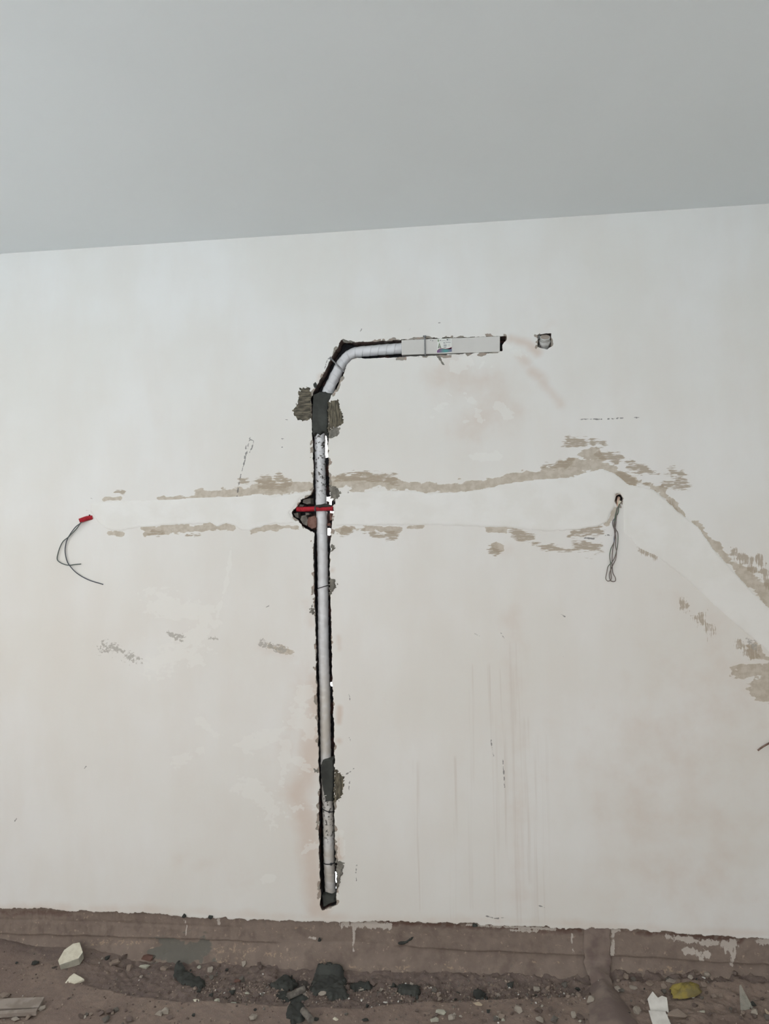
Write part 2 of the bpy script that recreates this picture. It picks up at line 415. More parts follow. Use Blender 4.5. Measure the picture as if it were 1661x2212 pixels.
# ================================================================== THE SETTING
CHASE_PX = [(1094, 725), (1092, 736), (1085, 744), (1086, 759), (1040, 762), (1000, 764), (950, 767), (868, 771), (830, 772), (790, 774), (762, 774),
            (753, 781), (746, 792), (743, 805), (733, 822), (724, 843), (716, 852), (711, 864), (709, 885), (709, 940), (709, 1000), (711, 1045),
            (713, 1068), (718, 1078), (724, 1086), (718, 1094), (722, 1105), (716, 1118), (717, 1138), (714, 1160), (712, 1200),
            (714, 1300), (716, 1400), (719, 1500), (722, 1600), (723, 1700), (722, 1780), (724, 1850), (728, 1862), (728, 1900), (726, 1935), (725, 1955),
            (708, 1961), (695, 1968), (691, 1955), (692, 1930), (690, 1880), (688, 1800), (690, 1700), (688, 1640), (686, 1580), (684, 1500), (682, 1400),
            (680, 1330), (679, 1290), (677, 1200), (678, 1150), (668, 1146), (653, 1138), (645, 1125), (634, 1118), (628, 1107), (641, 1096),
            (650, 1080), (660, 1074), (673, 1070), (676, 1055), (677, 1000), (674, 940), (672, 860), (677, 845), (690, 822), (713, 780), (729, 750),
            (738, 733), (770, 739), (868, 734), (980, 729)]
CHASE = wp(CHASE_PX)
HOLE_DRAIN = wp([(1161, 722), (1190, 720), (1190, 748), (1182, 754), (1170, 753), (1162, 749)])
HOLE_WIRE = wp([(1329, 1080), (1331, 1071), (1336, 1068), (1342, 1068), (1345, 1077), (1342, 1086), (1337, 1092), (1332, 1089)])
CRACK_A = wp([(941, 768), (951, 772), (957, 782), (961, 789), (955, 787), (948, 777)])
BOT = wp([(-120, 1958), (0, 1963), (90, 1962), (150, 1968), (250, 1970), (330, 1976), (500, 1985), (600, 1989), (690, 1991), (760, 1992), (830, 1990),
          (900, 1993), (1000, 1995), (1120, 2001), (1260, 2006), (1330, 2007), (1420, 2013), (1500, 2019), (1600, 2026), (1661, 2028), (1800, 2036)])
def bottom_z(x):
    return np.interp(x, BOT[:, 0], BOT[:, 1])
def wall_sdf(u, v):
    j = (fbm(u * 60, v * 60, 3, 3) - .5) * .009
    s = poly_sdf(u, v, CHASE) + j
    s = np.minimum(s, poly_sdf(u, v, HOLE_DRAIN) + j * .5)
    s = np.minimum(s, poly_sdf(u, v, HOLE_WIRE) + j * .4)
    s = np.minimum(s, v - bottom_z(u) - (fbm(u * 40, u * 3, 9, 4) - .5) * .018 - (fbm(u * 110, v * 60, 10, 2) - .5) * .005)
    return s
def axis(*segs):
    out = []
    for a, b, n in segs: out += list(np.linspace(a, b, n, endpoint=False))
    return np.array(out + [segs[-1][1]])
GX = axis((XL, -2.12, 40), (-2.12, 1.20, 830), (1.20, XR, 10))
GZ = axis((0.135, 1.92, 446), (1.92, 2.2, 14), (2.2, ZC, 20))
def wall_sdf_fast(u, v):
    s = np.full(u.shape, .3)
    lo = np.searchsorted(GZ, 2.65)
    s[:, :lo] = wall_sdf(u[:, :lo], v[:, :lo])
    return np.minimum(s, .3)
# make the chase rows near the duct fine enough too (they reach above 1.92 m)
GZ = axis((0.135, at(980, 690)[2], 1 + int((at(980, 690)[2] - .135) / .004)), (at(980, 690)[2], ZC, 26))
u, v, F, s = cut_grid(GX, GZ, wall_sdf_fast, .004)
# ---- surface marks: masks over the wall, 1 at a stroke's spine falling to 0 at its width
N = len(u)
mk = {k: np.zeros(N) for k in ('tan', 'sh', 'sd', 'pink', 'wash', 'grey', 'chip', 'run', 'dark')}
def stroke(k, pts, wpx, val=1.0, flat=.15):
    P = wp(pts); w = wpx * PX * (1.25 if k in ('tan', 'sh', 'sd', 'wash', 'grey') else 1)
    r_ = 2 * w
    sel = (u > P[:, 0].min() - r_) & (u < P[:, 0].max() + r_) & (v > P[:, 1].min() - r_) & (v < P[:, 1].max() + r_)
    if not sel.any(): return
    d = line_dist(u[sel], v[sel], list(P))
    if k not in ('dark', 'run', 'pink', 'white'):
        us_, vs_ = u[sel], v[sel]
        d = d + w * ((fbm(us_ * 13, vs_ * 30, 411, 3) - .5) * 1.5 + (fbm(us_ * 45, vs_ * 110, 412, 3) - .5) * .9)
    mk[k][sel] = np.maximum(mk[k][sel], val * np.clip((1 - d / w) / (1 - flat), 0, 1))
for p, w in [([(345, 1077), (440, 1074)], 7), ([(430, 1069), (530, 1063), (600, 1057), (676, 1051)], 15), ([(225, 1078), (260, 1077)], 4),
             ([(548, 1052), (640, 1051)], 12), ([(715, 1046), (760, 1044), (850, 1046)], 18), ([(850, 1050), (930, 1056), (1010, 1050), (1100, 1041)], 14),
             ([(1100, 1036), (1175, 1028), (1225, 1020)], 14), ([(1178, 1018), (1218, 1012)], 15), ([(1215, 1012), (1262, 1005)], 20),
             ([(1262, 985), (1282, 985)], 17), ([(1255, 1010), (1290, 1000)], 18), ([(1295, 1003), (1340, 1028), (1400, 1048), (1435, 1060)], 11),
             ([(1430, 1066), (1472, 1106)], 9), ([(1507, 1136), (1545, 1180), (1572, 1212)], 10), ([(1560, 1200), (1590, 1222)], 10),
             ([(1600, 1232), (1632, 1262), (1664, 1304), (1700, 1345)], 19), ([(1626, 1398), (1638, 1414)], 15), ([(1612, 1452), (1640, 1445), (1680, 1440)], 26),
             ([(1640, 1470), (1680, 1480)], 26), ([(1648, 1500), (1690, 1505)], 20), ([(318, 1145), (400, 1142), (458, 1137)], 11), ([(478, 1139), (502, 1138)], 8),
             ([(545, 1141), (640, 1139)], 9), ([(236, 1154), (262, 1156)], 7), ([(730, 1146), (790, 1142), (860, 1140)], 9), ([(880, 1138), (912, 1137)], 6),
             ([(1056, 1142), (1088, 1143)], 9), ([(1070, 1180), (1078, 1188)], 8), ([(1318, 1104), (1326, 1104), (1320, 1122)], 7), ([(1312, 1130), (1320, 1120)], 6)]:
    stroke('tan', p, w)
for p, w in [([(520, 1040), (575, 1038)], 13), ([(604, 1036), (622, 1046)], 13), ([(735, 1030), (800, 1032), (850, 1038)], 16), ([(560, 1052), (620, 1052)], 12),
             ([(1228, 952), (1258, 956)], 13), ([(1284, 956), (1302, 958)], 12), ([(1298, 985), (1330, 990)], 14), ([(1368, 1012), (1388, 1020)], 19),
             ([(1340, 1030), (1400, 1048)], 18), ([(1448, 1016), (1470, 1022)], 14), ([(1440, 1050), (1468, 1042)], 17), ([(1400, 1022), (1450, 1026)], 9),
             ([(740, 1150), (785, 1146)], 15), ([(1115, 1146), (1140, 1158)], 18), ([(1152, 1176), (1200, 1186), (1228, 1190)], 9), ([(1240, 1152), (1290, 1150)], 13),
             ([(1244, 1182), (1282, 1188)], 16), ([(330, 1150), (350, 1152)], 9), ([(405, 1156), (430, 1156)], 6), ([(250, 1064), (268, 1062)], 6),
             ([(1180, 1005), (1230, 998)], 13), ([(800, 1155), (850, 1158)], 10), ([(1075, 1196), (1060, 1188)], 11)]:
    stroke('sh', p, w)
for p, w in [([(1585, 1195), (1622, 1218)], 14), ([(1606, 1205), (1628, 1230)], 10), ([(1470, 1300), (1490, 1320)], 12), ([(1508, 1330), (1532, 1362)], 15),
             ([(1385, 1186), (1412, 1202)], 9), ([(1600, 1390), (1625, 1420)], 15), ([(1440, 1085), (1462, 1100)], 9), ([(1640, 1205), (1661, 1260)], 12)]:
    stroke('sd', p, w)
for p, w, val in [([(686, 1480), (678, 1600), (664, 1680), (640, 1720), (668, 1790), (672, 1850), (684, 1960)], 48, .9), ([(734, 1530), (732, 1560)], 13, .95), ([(733, 1600)], 14, .7),
                  ([(735, 1815), (734, 1850)], 15, .9), ([(731, 1375), (733, 1400)], 14, .6), ([(660, 1300), (672, 1350)], 28, .45), ([(718, 1232)], 12, .6),
                  ([(960, 815), (1060, 830), (1100, 880), (1010, 930)], 85, .55), ([(1105, 732), (1140, 742), (1160, 760)], 20, .85), ([(1120, 770), (1135, 780)], 22, .6),  # includes the brown soft shadow painted right of the trunking
                  ([(1150, 805), (1165, 812)], 24, .6), ([(1172, 825), (1212, 872)], 24, .6), ([(1190, 700), (1170, 716)], 20, .35), ([(690, 812), (688, 830)], 12, .6),
                  ([(660, 1430), (650, 1500), (600, 1640)], 60, .35), ([(560, 1400), (640, 1420)], 26, .4), ([(400, 1850), (520, 1900)], 90, .25),
                  ([(1100, 1345), (1110, 1500), (1120, 1700), (1130, 1960)], 60, .35), ([(1460, 1300), (1520, 1400)], 80, .3), ([(1080, 1190), (1100, 1190)], 30, .5),
                  ([(1560, 1500), (1400, 1700), (1500, 1880)], 300, .42)]:  # very wide warm tint over the lower right
    stroke('pink', p, w, val, .1)
stroke('pink', [(-100, 1960), (300, 1964), (560, 1978), (830, 1985), (1100, 1990), (1661, 2018)], 22, .5, .1)
for p, w in [([(985, 795), (1008, 780)], 15), ([(1038, 792), (1046, 780)], 9), ([(1062, 790), (1066, 784)], 7), ([(945, 880), (958, 870)], 18), ([(1005, 850), (1022, 868)], 9),
             ([(1064, 858), (1080, 880), (1098, 897)], 11), ([(1028, 888), (1038, 910)], 9), ([(1003, 908)], 10), ([(1030, 985), (1070, 985)], 14),
             ([(660, 1500), (640, 1540), (668, 1580), (690, 1560)], 26), ([(530, 1614), (590, 1585), (640, 1560)], 20), ([(520, 1692), (560, 1712), (600, 1760)], 26),
             ([(640, 1745), (690, 1742)], 16), ([(660, 1655)], 8), ([(655, 1842), (672, 1828), (688, 1828)], 10), ([(620, 1600), (608, 1690)], 12), ([(650, 1650), (670, 1660)], 16),
             ([(570, 1898), (585, 1896)], 9), ([(350, 1300), (440, 1330), (420, 1400), (340, 1420)], 42), ([(430, 1560), (470, 1590)], 14), ([(380, 1640), (440, 1620)], 15),
             ([(500, 1180), (488, 1260), (470, 1330)], 5), ([(738, 1800), (740, 1850)], 6), ([(1090, 745), (1130, 770)], 12)]:
    stroke('wash', p, w, .8)
for p, w in [([(224, 1394), (242, 1398)], 19), ([(246, 1400), (270, 1412), (294, 1424)], 17), ([(366, 1368), (392, 1376)], 9), ([(566, 1392), (612, 1404)], 10),
             ([(1616, 1384), (1630, 1392)], 12), ([(452, 1378), (470, 1380)], 5)]:
    stroke('grey', p, w, .72)
stroke('tan', [(580, 1394), (640, 1412)], 10, .62)
for p, w in [([(1055, 1440), (1070, 1650), (1078, 1990)], 11), ([(1082, 1450), (1090, 1640), (1100, 1990)], 11), ([(1110, 1400), (1118, 1700), (1126, 1990)], 17),
             ([(1136, 1560), (1142, 1900)], 14), ([(1020, 1440), (1018, 1700), (1022, 1960)], 9), ([(985, 1640), (980, 1980)], 10), ([(1165, 1600), (1170, 1980)], 22),
             ([(900, 1650), (905, 1960)], 12)]:
    stroke('run', p, w, .8, .0)
for p in [[(540, 944), (534, 972), (528, 998), (520, 1026), (515, 1050), (512, 1072)], [(537, 948), (548, 952), (545, 966), (538, 980)], [(532, 962), (528, 990)],
          [(1250, 906), (1300, 905)], [(1310, 905), (1345, 903)], [(1370, 902), (1385, 902)], [(752, 1056), (752, 1076)], [(1060, 1595), (1066, 1635)], [(1086, 1640), (1090, 1700)],
          [(754, 1500), (756, 1514)], [(755, 1594), (757, 1600)], [(755, 1686), (754, 1708)], [(770, 1868), (769, 1885)], [(769, 1895), (770, 1902)], [(886, 710), (884, 713)],
          [(948, 698), (952, 697)], [(616, 906), (622, 907)], [(1080, 1114), (1086, 1109)], [(1124, 1126)], [(575, 1312), (581, 1308)], [(182, 1660), (186, 1655)], [(32, 1774), (36, 1768)],
          [(1212, 1326), (1220, 1332)], [(1332, 1334), (1338, 1338)], [(1025, 1369), (1036, 1374)], [(1082, 1368), (1088, 1378)], [(1298, 1496)], [(1216, 1418)], [(762, 1662), (768, 1656)],
          [(748, 1672), (758, 1666)], [(778, 716), (781, 710)], [(732, 1090), (748, 1086)], [(1402, 1106), (1410, 1112)], [(738, 1108), (752, 1106)], [(1262, 1162), (1284, 1164)], [(1308, 1156), (1322, 1156)],
          [(608, 948), (613, 948)], [(609, 966), (613, 966)], [(186, 1102), (192, 1104)], [(196, 1076), (200, 1077)], [(1176, 1960), (1160, 1955)], [(1090, 1982), (1072, 1984), (1050, 1979)],
          [(715, 770), (708, 776), (704, 786), (702, 796)]]:
    stroke('dark', p, 7 if len(p) > 1 else 5, 1.0, .1)
# knocked edge of the plaster around the cuts and along the foot
edge_d = s
cn = fbm(u * 34, v * 34, 21, 3)
mk['chip'] = np.where(v > bottom_z(u) + .05, np.clip((.005 + .013 * smooth(cn, .50, .70) - edge_d) / .010, 0, 1), np.clip((.006 - edge_d) / .010, 0, .7))
relief = (fbm(u * 2.2, v * 2.2, 31, 3) - .5) * .004 + (fbm(u * 16, v * 16, 5, 3) - .5) * .0008
yy = relief * smooth(ZC - v, 0, .2) - 0.0 + .004 * np.clip(mk['chip'] - .3, 0, 1) - .0012 * np.clip(mk['tan'], 0, 1)*0
XYZ = np.stack([u, yy, v], 1)
def pack(o, name, *a):
    at_ = o.data.color_attributes.new(name, 'FLOAT_COLOR', 'POINT')
    d = np.ones((len(o.data.vertices), 4), np.float32)
    for i, x in enumerate(a): d[:, i] = x
    at_.data.foreach_set('color', d.ravel())
co, F2, arr = compact(XYZ, F, *[mk[k] for k in ('tan', 'sh', 'sd', 'pink', 'wash', 'grey', 'chip', 'run', 'dark')])
wall = mesh_np('wall_back', co, F2, M['wall'])
pack(wall, 'm1', *arr[0:3]); pack(wall, 'm2', *arr[3:6]); pack(wall, 'm3', arr[6], arr[7], arr[8])
tag(wall, 'off-white skimmed plaster wall with a pipe chase cut into it', kind='structure')
# sides of the cuts
E = border_edges(F2)
inner = (co[E[:, 0], 0] > XL + .01) & (co[E[:, 0], 0] < XR - .01) & (co[E[:, 0], 2] < ZC - .01) & (co[E[:, 0], 2] > .14)
E = E[inner]
ids = np.unique(E); mp = np.full(len(co), -1, np.int64); mp[ids] = np.arange(len(ids))
front = co[ids].copy(); n0 = len(ids)
DEPTH = .075
rings = [front]
for dpt in (.006, .012, .03, .055, DEPTH):
    r = front.copy(); r[:, 1] = dpt
    jx = (fbm(front[:, 0] * 50 + dpt * 900, front[:, 2] * 50, 44, 2) - .5) * .006
    r[:, 0] += jx; r[:, 2] += jx * .5; rings.append(r)
SF = np.concatenate([np.stack([mp[E[:, 1]] + k * n0, mp[E[:, 0]] + k * n0, mp[E[:, 0]] + (k + 1) * n0, mp[E[:, 1]] + (k + 1) * n0], 1) for k in range(len(rings) - 1)])
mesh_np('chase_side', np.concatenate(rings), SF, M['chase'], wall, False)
# back of the chase, with the gaps that break right through to daylight
GAPS = [wp(p) for p in ([(699, 940), (706, 940), (709, 988), (699, 990)], [(705, 1074), (718, 1073), (719, 1080), (714, 1085), (705, 1081)],
                        [(712, 1084), (716, 1083), (717, 1092), (713, 1092)], [(714, 1104), (722, 1106), (717, 1114), (714, 1111)],
                        [(708, 1141), (715, 1141), (714, 1157), (708, 1156)], [(714, 1473), (719, 1473), (719, 1483), (714, 1482)],
                        [(723, 1880), (728, 1884), (727, 1906), (721, 1905)], [(722, 1912), (726, 1912), (724, 1934), (718, 1938)])]
# the gap's outline is where the light shows at the back face, so shift it there along the sight line
def shift_back(P, y):
    out = []
    for a in P:
        d = np.array([a[0], 0, a[1]]) - CAM; t = (y - CAM[1]) / d[1]
        q = CAM + d * t; out.append([q[0], q[2]])
    return np.array(out)
GAPS = [shift_back(g, DEPTH) for g in GAPS]
def back_sdf(U, V):
    s_ = .03 - poly_sdf(U, V, CHASE)
    for g in GAPS: s_ = np.minimum(s_, poly_sdf(U, V, g) + (fbm(U * 130, V * 130, 8, 2) - .5) * .004)
    return s_
lo, hi = CHASE.min(0) - .035, CHASE.max(0) + .035
bu, bv, BF, bs = cut_grid(np.arange(lo[0], hi[0], .005), np.arange(lo[1], hi[1], .005), back_sdf, .005)
bc, BF, _ = compact(np.stack([bu, DEPTH - .004 + (fbm(bu * 40, bv * 40, 12, 3) - .5) * .010, bv], 1), BF)
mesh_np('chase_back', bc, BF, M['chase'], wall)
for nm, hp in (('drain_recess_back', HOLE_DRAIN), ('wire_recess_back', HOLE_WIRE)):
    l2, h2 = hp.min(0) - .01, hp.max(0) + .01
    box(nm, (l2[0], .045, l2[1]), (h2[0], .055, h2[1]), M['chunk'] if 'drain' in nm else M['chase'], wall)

# fresh gypsum fillings over the electrician's slots
def patch(name, pts, seed):
    P = wp(pts)
    rel = lambda a, b: (fbm(a * 14, b * 30, seed, 4) - .5) * .0022
    return blob(name, P, M['patch'], wall, .0030, .012, .0045, .0035, 45, seed, rel, sink=.0035)
patch('gypsum_filling', [(194, 1086), (240, 1082), (300, 1080), (430, 1073), (515, 1071), (560, 1065), (590, 1070), (640, 1064), (674, 1059), (671, 1069), (658, 1073),
                         (648, 1080), (639, 1095), (626, 1107), (633, 1120), (644, 1128), (620, 1134), (592, 1132), (570, 1138), (540, 1147), (520, 1147), (505, 1136), (490, 1132),
                         (470, 1140), (455, 1131), (420, 1134), (350, 1137), (300, 1142), (258, 1150), (232, 1146), (212, 1130), (202, 1116), (194, 1104)], 51)
patch('gypsum_filling', [(716, 1066), (780, 1061), (860, 1058), (905, 1060), (930, 1066), (960, 1062), (1000, 1062), (1060, 1052), (1080, 1046), (1120, 1039), (1180, 1033), (1240, 1029),
                         (1270, 1018), (1300, 1011), (1330, 1021), (1360, 1045), (1410, 1054), (1440, 1078), (1466, 1104), (1510, 1138), (1545, 1188), (1585, 1232), (1625, 1275), (1661, 1312),
                         (1730, 1390), (1730, 1470), (1661, 1410), (1600, 1360), (1540, 1305), (1480, 1250), (1420, 1205), (1380, 1185), (1345, 1150), (1345, 1094), (1346, 1076), (1340, 1066), (1330, 1068), (1327, 1082),
                         (1331, 1094), (1322, 1104), (1312, 1128), (1290, 1140), (1240, 1146), (1180, 1150), (1090, 1141), (1000, 1137), (900, 1135), (800, 1137), (722, 1138), (719, 1120), (724, 1106), (721, 1094), (727, 1084), (718, 1072)], 52)

# cement dabs holding the pipe in the chase
comb = lambda fu, fv, amp, sd_: (lambda a, b: (fbm(a * fu, b * fv, sd_, 3) - .5) * amp)
def plug(name, pts, y0, amp, seed, mat='cement'):
    P = wp(pts)
    pl = lambda a, b, h_: np.stack([a, y0 + .03 - h_, b], 1)
    return blob(name, P, M[mat], wall, .032, .008, .004, .004, 70, seed, comb(18, 18, amp, seed), pl, 0)
plug('cement_plug', [(674, 850), (692, 842), (706, 845), (722, 846), (726, 850), (717, 858), (712, 868), (711, 900), (710, 925), (712, 942), (703, 942), (698, 936), (690, 944), (684, 938), (680, 944), (672, 940), (671, 880)], .004, .010, 61)
plug('cement_plug', [(694, 1640), (700, 1637), (712, 1638), (722, 1636), (723, 1660), (722, 1700), (720, 1736), (712, 1734), (700, 1737), (697, 1720), (694, 1700), (689, 1680), (690, 1655)], .004, .006, 62)
plug('cement_plug', [(691, 1938), (704, 1933), (718, 1936), (726, 1934), (726, 1954), (712, 1958), (706, 1962), (694, 1968)], .012, .006, 63)
plug('cement_plug', [(678, 1091), (688, 1089), (702, 1087), (716, 1090), (720, 1096), (708, 1097), (690, 1099), (680, 1098)], -.012, .004, 64)
sm = lambda name, pts, seed, mat, fu, fv, th=.003, jag=.010: blob(name, wp(pts), M[mat], wall, th, .008, .0016, jag, 150, seed, comb(fu, fv, .003, seed))
sm('cement_smear', [(646, 838), (668, 836), (672, 850), (673, 905), (660, 911), (644, 908), (634, 897), (632, 886), (640, 874), (645, 862)], 71, 'smear', 30, 170)
sm('cement_smear', [(708, 868), (716, 866), (730, 864), (734, 880), (741, 892), (742, 912), (736, 920), (722, 924), (709, 930)], 72, 'smearv', 120, 40)
sm('cement_smear', [(709, 930), (722, 922), (734, 926), (730, 940), (716, 946), (709, 945)], 73, 'smearg', 60, 60, .002)
sm('cement_smear', [(722, 1660), (728, 1664), (736, 1671), (744, 1676), (744, 1700), (740, 1718), (732, 1730), (722, 1732)], 74, 'smearv', 190, 30)
sm('cement_smear', [(726, 1858), (736, 1858), (744, 1866), (743, 1880), (737, 1896), (734, 1908), (728, 1918), (727, 1890)], 75, 'smearg', 60, 60, .006)
sm('cement_smear', [(712, 1049), (722, 1050), (733, 1058), (738, 1066), (733, 1076), (722, 1082), (714, 1076)], 76, 'smearg', 60, 60, .005)
sm('cement_smear', [(672, 1308), (676, 1312), (680, 1322), (680, 1332), (674, 1328), (668, 1322)], 77, 'smearg', 60, 60, .004)
sm('cement_smear', [(713, 1176), (722, 1178), (726, 1184), (722, 1190), (714, 1190)], 78, 'smearg', 60, 60, .004)
sm('cement_smear', [(711, 1246), (720, 1250), (728, 1260), (724, 1272), (716, 1282), (712, 1286)], 79, 'smearg', 60, 60, .004)
sm('cement_smear', [(677, 1660), (686, 1660), (686, 1672), (680, 1668)], 80, 'smearg', 60, 60, .003)
sm('cement_smear', [(740, 732), (752, 736), (762, 736), (770, 740), (752, 741), (741, 740)], 81, 'smearg', 60, 60, .005, .004)
sm('cement_smear', [(677, 828), (682, 824), (685, 832), (680, 838), (676, 834)], 82, 'cement', 60, 60, .005, .003)
sm('cement_smear', [(941, 768), (951, 771), (957, 781), (961, 789), (955, 787), (948, 777)], 83, 'smearg', 60, 60, .002, .003)  # crack below the trunking, laid on as a thin grey sliver

# pieces of brick and old mortar showing where the slot crosses the chase
def hull(name, pts, mat, parent=None, sm_=False):
    bm = bmesh.new()
    for p in pts: bm.verts.new([float(c) for c in p])
    r = bmesh.ops.convex_hull(bm, input=bm.verts[:])
    bmesh.ops.delete(bm, geom=[x for x in r['geom_interior'] if isinstance(x, bmesh.types.BMVert)], context='VERTS')
    bmesh.ops.recalc_face_normals(bm, faces=bm.faces[:])
    return mesh_bm(name, bm, mat, parent, sm_)
def lump(name, outline, y0, y1, mat, seed):
    rnd = random.Random(seed); pts = []
    P = wp(outline); c = P.mean(0)
    for p in P:
        pts.append((p[0], y1, p[1])); q = c + (p - c) * .82
        pts.append((q[0], y0 + rnd.uniform(-.002, .003), q[1]))
    return hull(name, pts, M[mat], wall)
lump('brick', [(664, 1115), (679, 1111), (684, 1118), (683, 1130), (684, 1141), (672, 1145), (662, 1138), (660, 1126)], .008, .06, 'brick', 1)
lump('mortar_chunk', [(648, 1112), (660, 1110), (665, 1122), (663, 1138), (652, 1134), (645, 1122)], .014, .06, 'chunk', 2)
lump('mortar_chunk', [(652, 1078), (671, 1074), (672, 1088), (662, 1090), (650, 1086)], .012, .06, 'chunk', 3)
lump('mortar_chunk', [(631, 1108), (643, 1106), (644, 1120), (637, 1118)], .014, .06, 'chunk', 4)
lump('mortar_chunk', [(644, 1088), (656, 1090), (652, 1095), (642, 1095)], .020, .06, 'chunk', 5)
lump('brick', [(703, 1131), (712, 1128), (714, 1134), (707, 1137)], .016, .07, 'brick', 6)
lump('mortar_chunk', [(656, 1106), (666, 1107), (667, 1112), (657, 1113)], .022, .06, 'chunk', 7)
lump('brick', [(709, 1106), (716, 1108), (716, 1124), (710, 1126)], .020, .07, 'brick', 8)

# ---- old tile bed along the foot of the wall
xs = axis((XL, -2.15, 30), (-2.15, 1.2, 560), (1.2, XR, 8))
PT = np.linspace(0, 1, 46)
U, T = np.meshgrid(xs, PT, indexing='ij')
zt = bottom_z(U) + .02
led_px = wp([(-100, 2020), (0, 2020), (150, 2022), (300, 2026), (420, 2030), (560, 2036), (700, 2038), (830, 2043), (900, 2048), (1000, 2054), (1100, 2058), (1250, 2064), (1400, 2070), (1550, 2080), (1661, 2086), (1760, 2092)])
zl = np.interp(U, led_px[:, 0], led_px[:, 1]) + (fbm(U * 18, U * 0, 66, 4) - .5) * .010
t1 = .55
up = T <= t1
Z = np.where(up, zt + (zl - zt) * (T / t1), zl + (-.035 - zl) * ((T - t1) / (1 - t1)))
k = np.clip(T / t1, 0, 1); k2 = np.clip((T - t1) / (1 - t1), 0, 1)
lip = .012 + .006 * (fbm(U * 5, U * 0, 67, 3) - .5)
flat = smooth(U, at(560, 2030)[0], at(640, 2030)[0]) * (1 - smooth(U, at(800, 2030)[0], at(900, 2030)[0]))
Y = np.where(up, .010 - k ** 2.2 * lip * (1 - .8 * flat), .010 - lip * .0 - .055 * k2 ** 1.3 - .010 * flat)
Y = Y + (fbm(U * 30, Z * 30, 68, 4) - .5) * .008 + (fbm(U * 90, Z * 90, 69, 3) - .5) * .003
comb_x = smooth(U, at(560, 1990)[0], at(480, 1990)[0])
gridl = np.maximum(np.exp(-((((U / .031) % 1) - .5) / .10) ** 2), np.exp(-((k - .55) / .05) ** 2)) * comb_x * (k > .12) * (k < .93) * up
Y = Y + gridl * .0045
co = np.stack([U.ravel(), Y.ravel(), Z.ravel()], 1)
foot = mesh_np('baseboard_back', co, grid_faces(len(xs), len(PT))[:, ::-1], M['brown'])
tag(foot, 'brown stripped mortar bed along the foot of the wall where skirting tiles were removed', kind='structure')
u, v = U.ravel(), Z.ravel(); N = len(u)
mk = {k_: np.zeros(N) for k_ in ('white', 'ochre', 'grey', 'red')}
for p, w in [([(763, 2000), (763, 2030), (764, 2052)], 5), ([(740, 1998), (790, 2000), (840, 2002)], 14), ([(1235, 2022), (1236, 2040)], 6), ([(1237, 2046), (1238, 2056)], 4),
             ([(1325, 2010), (1323, 2030), (1322, 2062)], 8), ([(1310, 2012), (1340, 2012)], 8), ([(1440, 2026), (1500, 2034), (1548, 2042)], 12), ([(1480, 2055), (1530, 2062)], 14), ([(1515, 2072)], 8),
             ([(1565, 2040), (1590, 2042)], 14), ([(1580, 2040), (1582, 2086)], 8), ([(1568, 2040), (1568, 2062)], 5), ([(1590, 2045), (1586, 2070)], 4), ([(1640, 2036), (1661, 2036)], 12),
             ([(402, 2002), (402, 2020)], 3.5), ([(470, 1988), (472, 1998)], 5), ([(397, 1990), (398, 1996)], 4), ([(1100, 2012), (1160, 2014)], 6), ([(1010, 2000), (1200, 2010)], 6), ([(668, 2028), (680, 2030)], 6)]:
    stroke('white', p, w)
for p, w in [([(150, 2035), (300, 2038), (420, 2040)], 9), ([(470, 2050), (540, 2056)], 22), ([(480, 2070), (500, 2080)], 16), ([(580, 2062), (640, 2064)], 12), ([(690, 2070), (720, 2072)], 8),
             ([(1090, 2076), (1230, 2080)], 8), ([(760, 2080), (900, 2084)], 8), ([(960, 2080), (1010, 2095)], 10), ([(1380, 2092), (1520, 2100)], 10), ([(560, 2010), (660, 2006)], 6)]:
    stroke('ochre', p, w, .6)
for p, w in [([(350, 2055), (400, 2050), (440, 2052)], 26), ([(440, 2070), (450, 2085)], 14)]:
    stroke('grey', p, w)
stroke('red', [(0, 1972), (150, 1974)], 7, .7)
stroke('red', [(830, 1996), (1000, 2001), (1120, 2007), (1260, 2012)], 8)  # recess shade under the plaster edge, painted in with the exposed red-brown primer
stroke('red', [(1335, 2013), (1420, 2018), (1500, 2024), (1600, 2031)], 8)
pack(foot, 'm1', mk['white'], mk['ochre'], mk['grey'])
pack(foot, 'm2', mk['red'], mk['red'], mk['red'])

# ---- ceiling, side walls, rear wall with its openings
cx = np.linspace(XL, XR, 40); cy = np.linspace(YB, 0.0, 40)
U, V = np.meshgrid(cx, cy, indexing='ij')
ce = mesh_np('ceiling', np.stack([U.ravel(), V.ravel(), (ZC + (fbm(U * 1.5, V * 1.5, 91, 3) - .5) * .006 * smooth(-V, 0, .4)).ravel()], 1), grid_faces(40, 40)[:, ::-1], M['ceiling'])
tag(ce, 'plain grey-white painted ceiling', kind='structure')
def frame_wall(name, horiz, at_, a0, a1, op, mat, label):
    bm = bmesh.new(); t = .16
    o0, o1, z0, z1 = op
    for (p0, p1, q0, q1) in ((a0, o0, -.05, ZC), (o1, a1, -.05, ZC), (o0, o1, -.05, z0), (o0, o1, z1, ZC)):
        if horiz: add_box(bm, (p0, at_ - t, q0), (p1, at_, q1))
        else: add_box(bm, (at_ - t, p0, q0), (at_, p1, q1))
    return tag(mesh_bm(name, bm, mat), label, kind='structure')
frame_wall('wall_left', False, XL, YB, 0.0, WIN_L, M['side'], 'plastered left wall with a window opening')
frame_wall('wall_rear', True, YB, XL, XR, WIN_B, M['side'], 'plastered rear wall with a balcony opening')
tag(box('wall_right', (XR, YB, -.05), (XR + .16, 0.0, ZC), M['side']), 'plastered right wall', kind='structure')
gmat = simple('blue_grey_bounce_ground', (.54, .61, .66, 1), (.49, .555, .60, 1), .5, .95, 0)  # unseen ground, tinted blue-grey to bounce cool light onto the ceiling
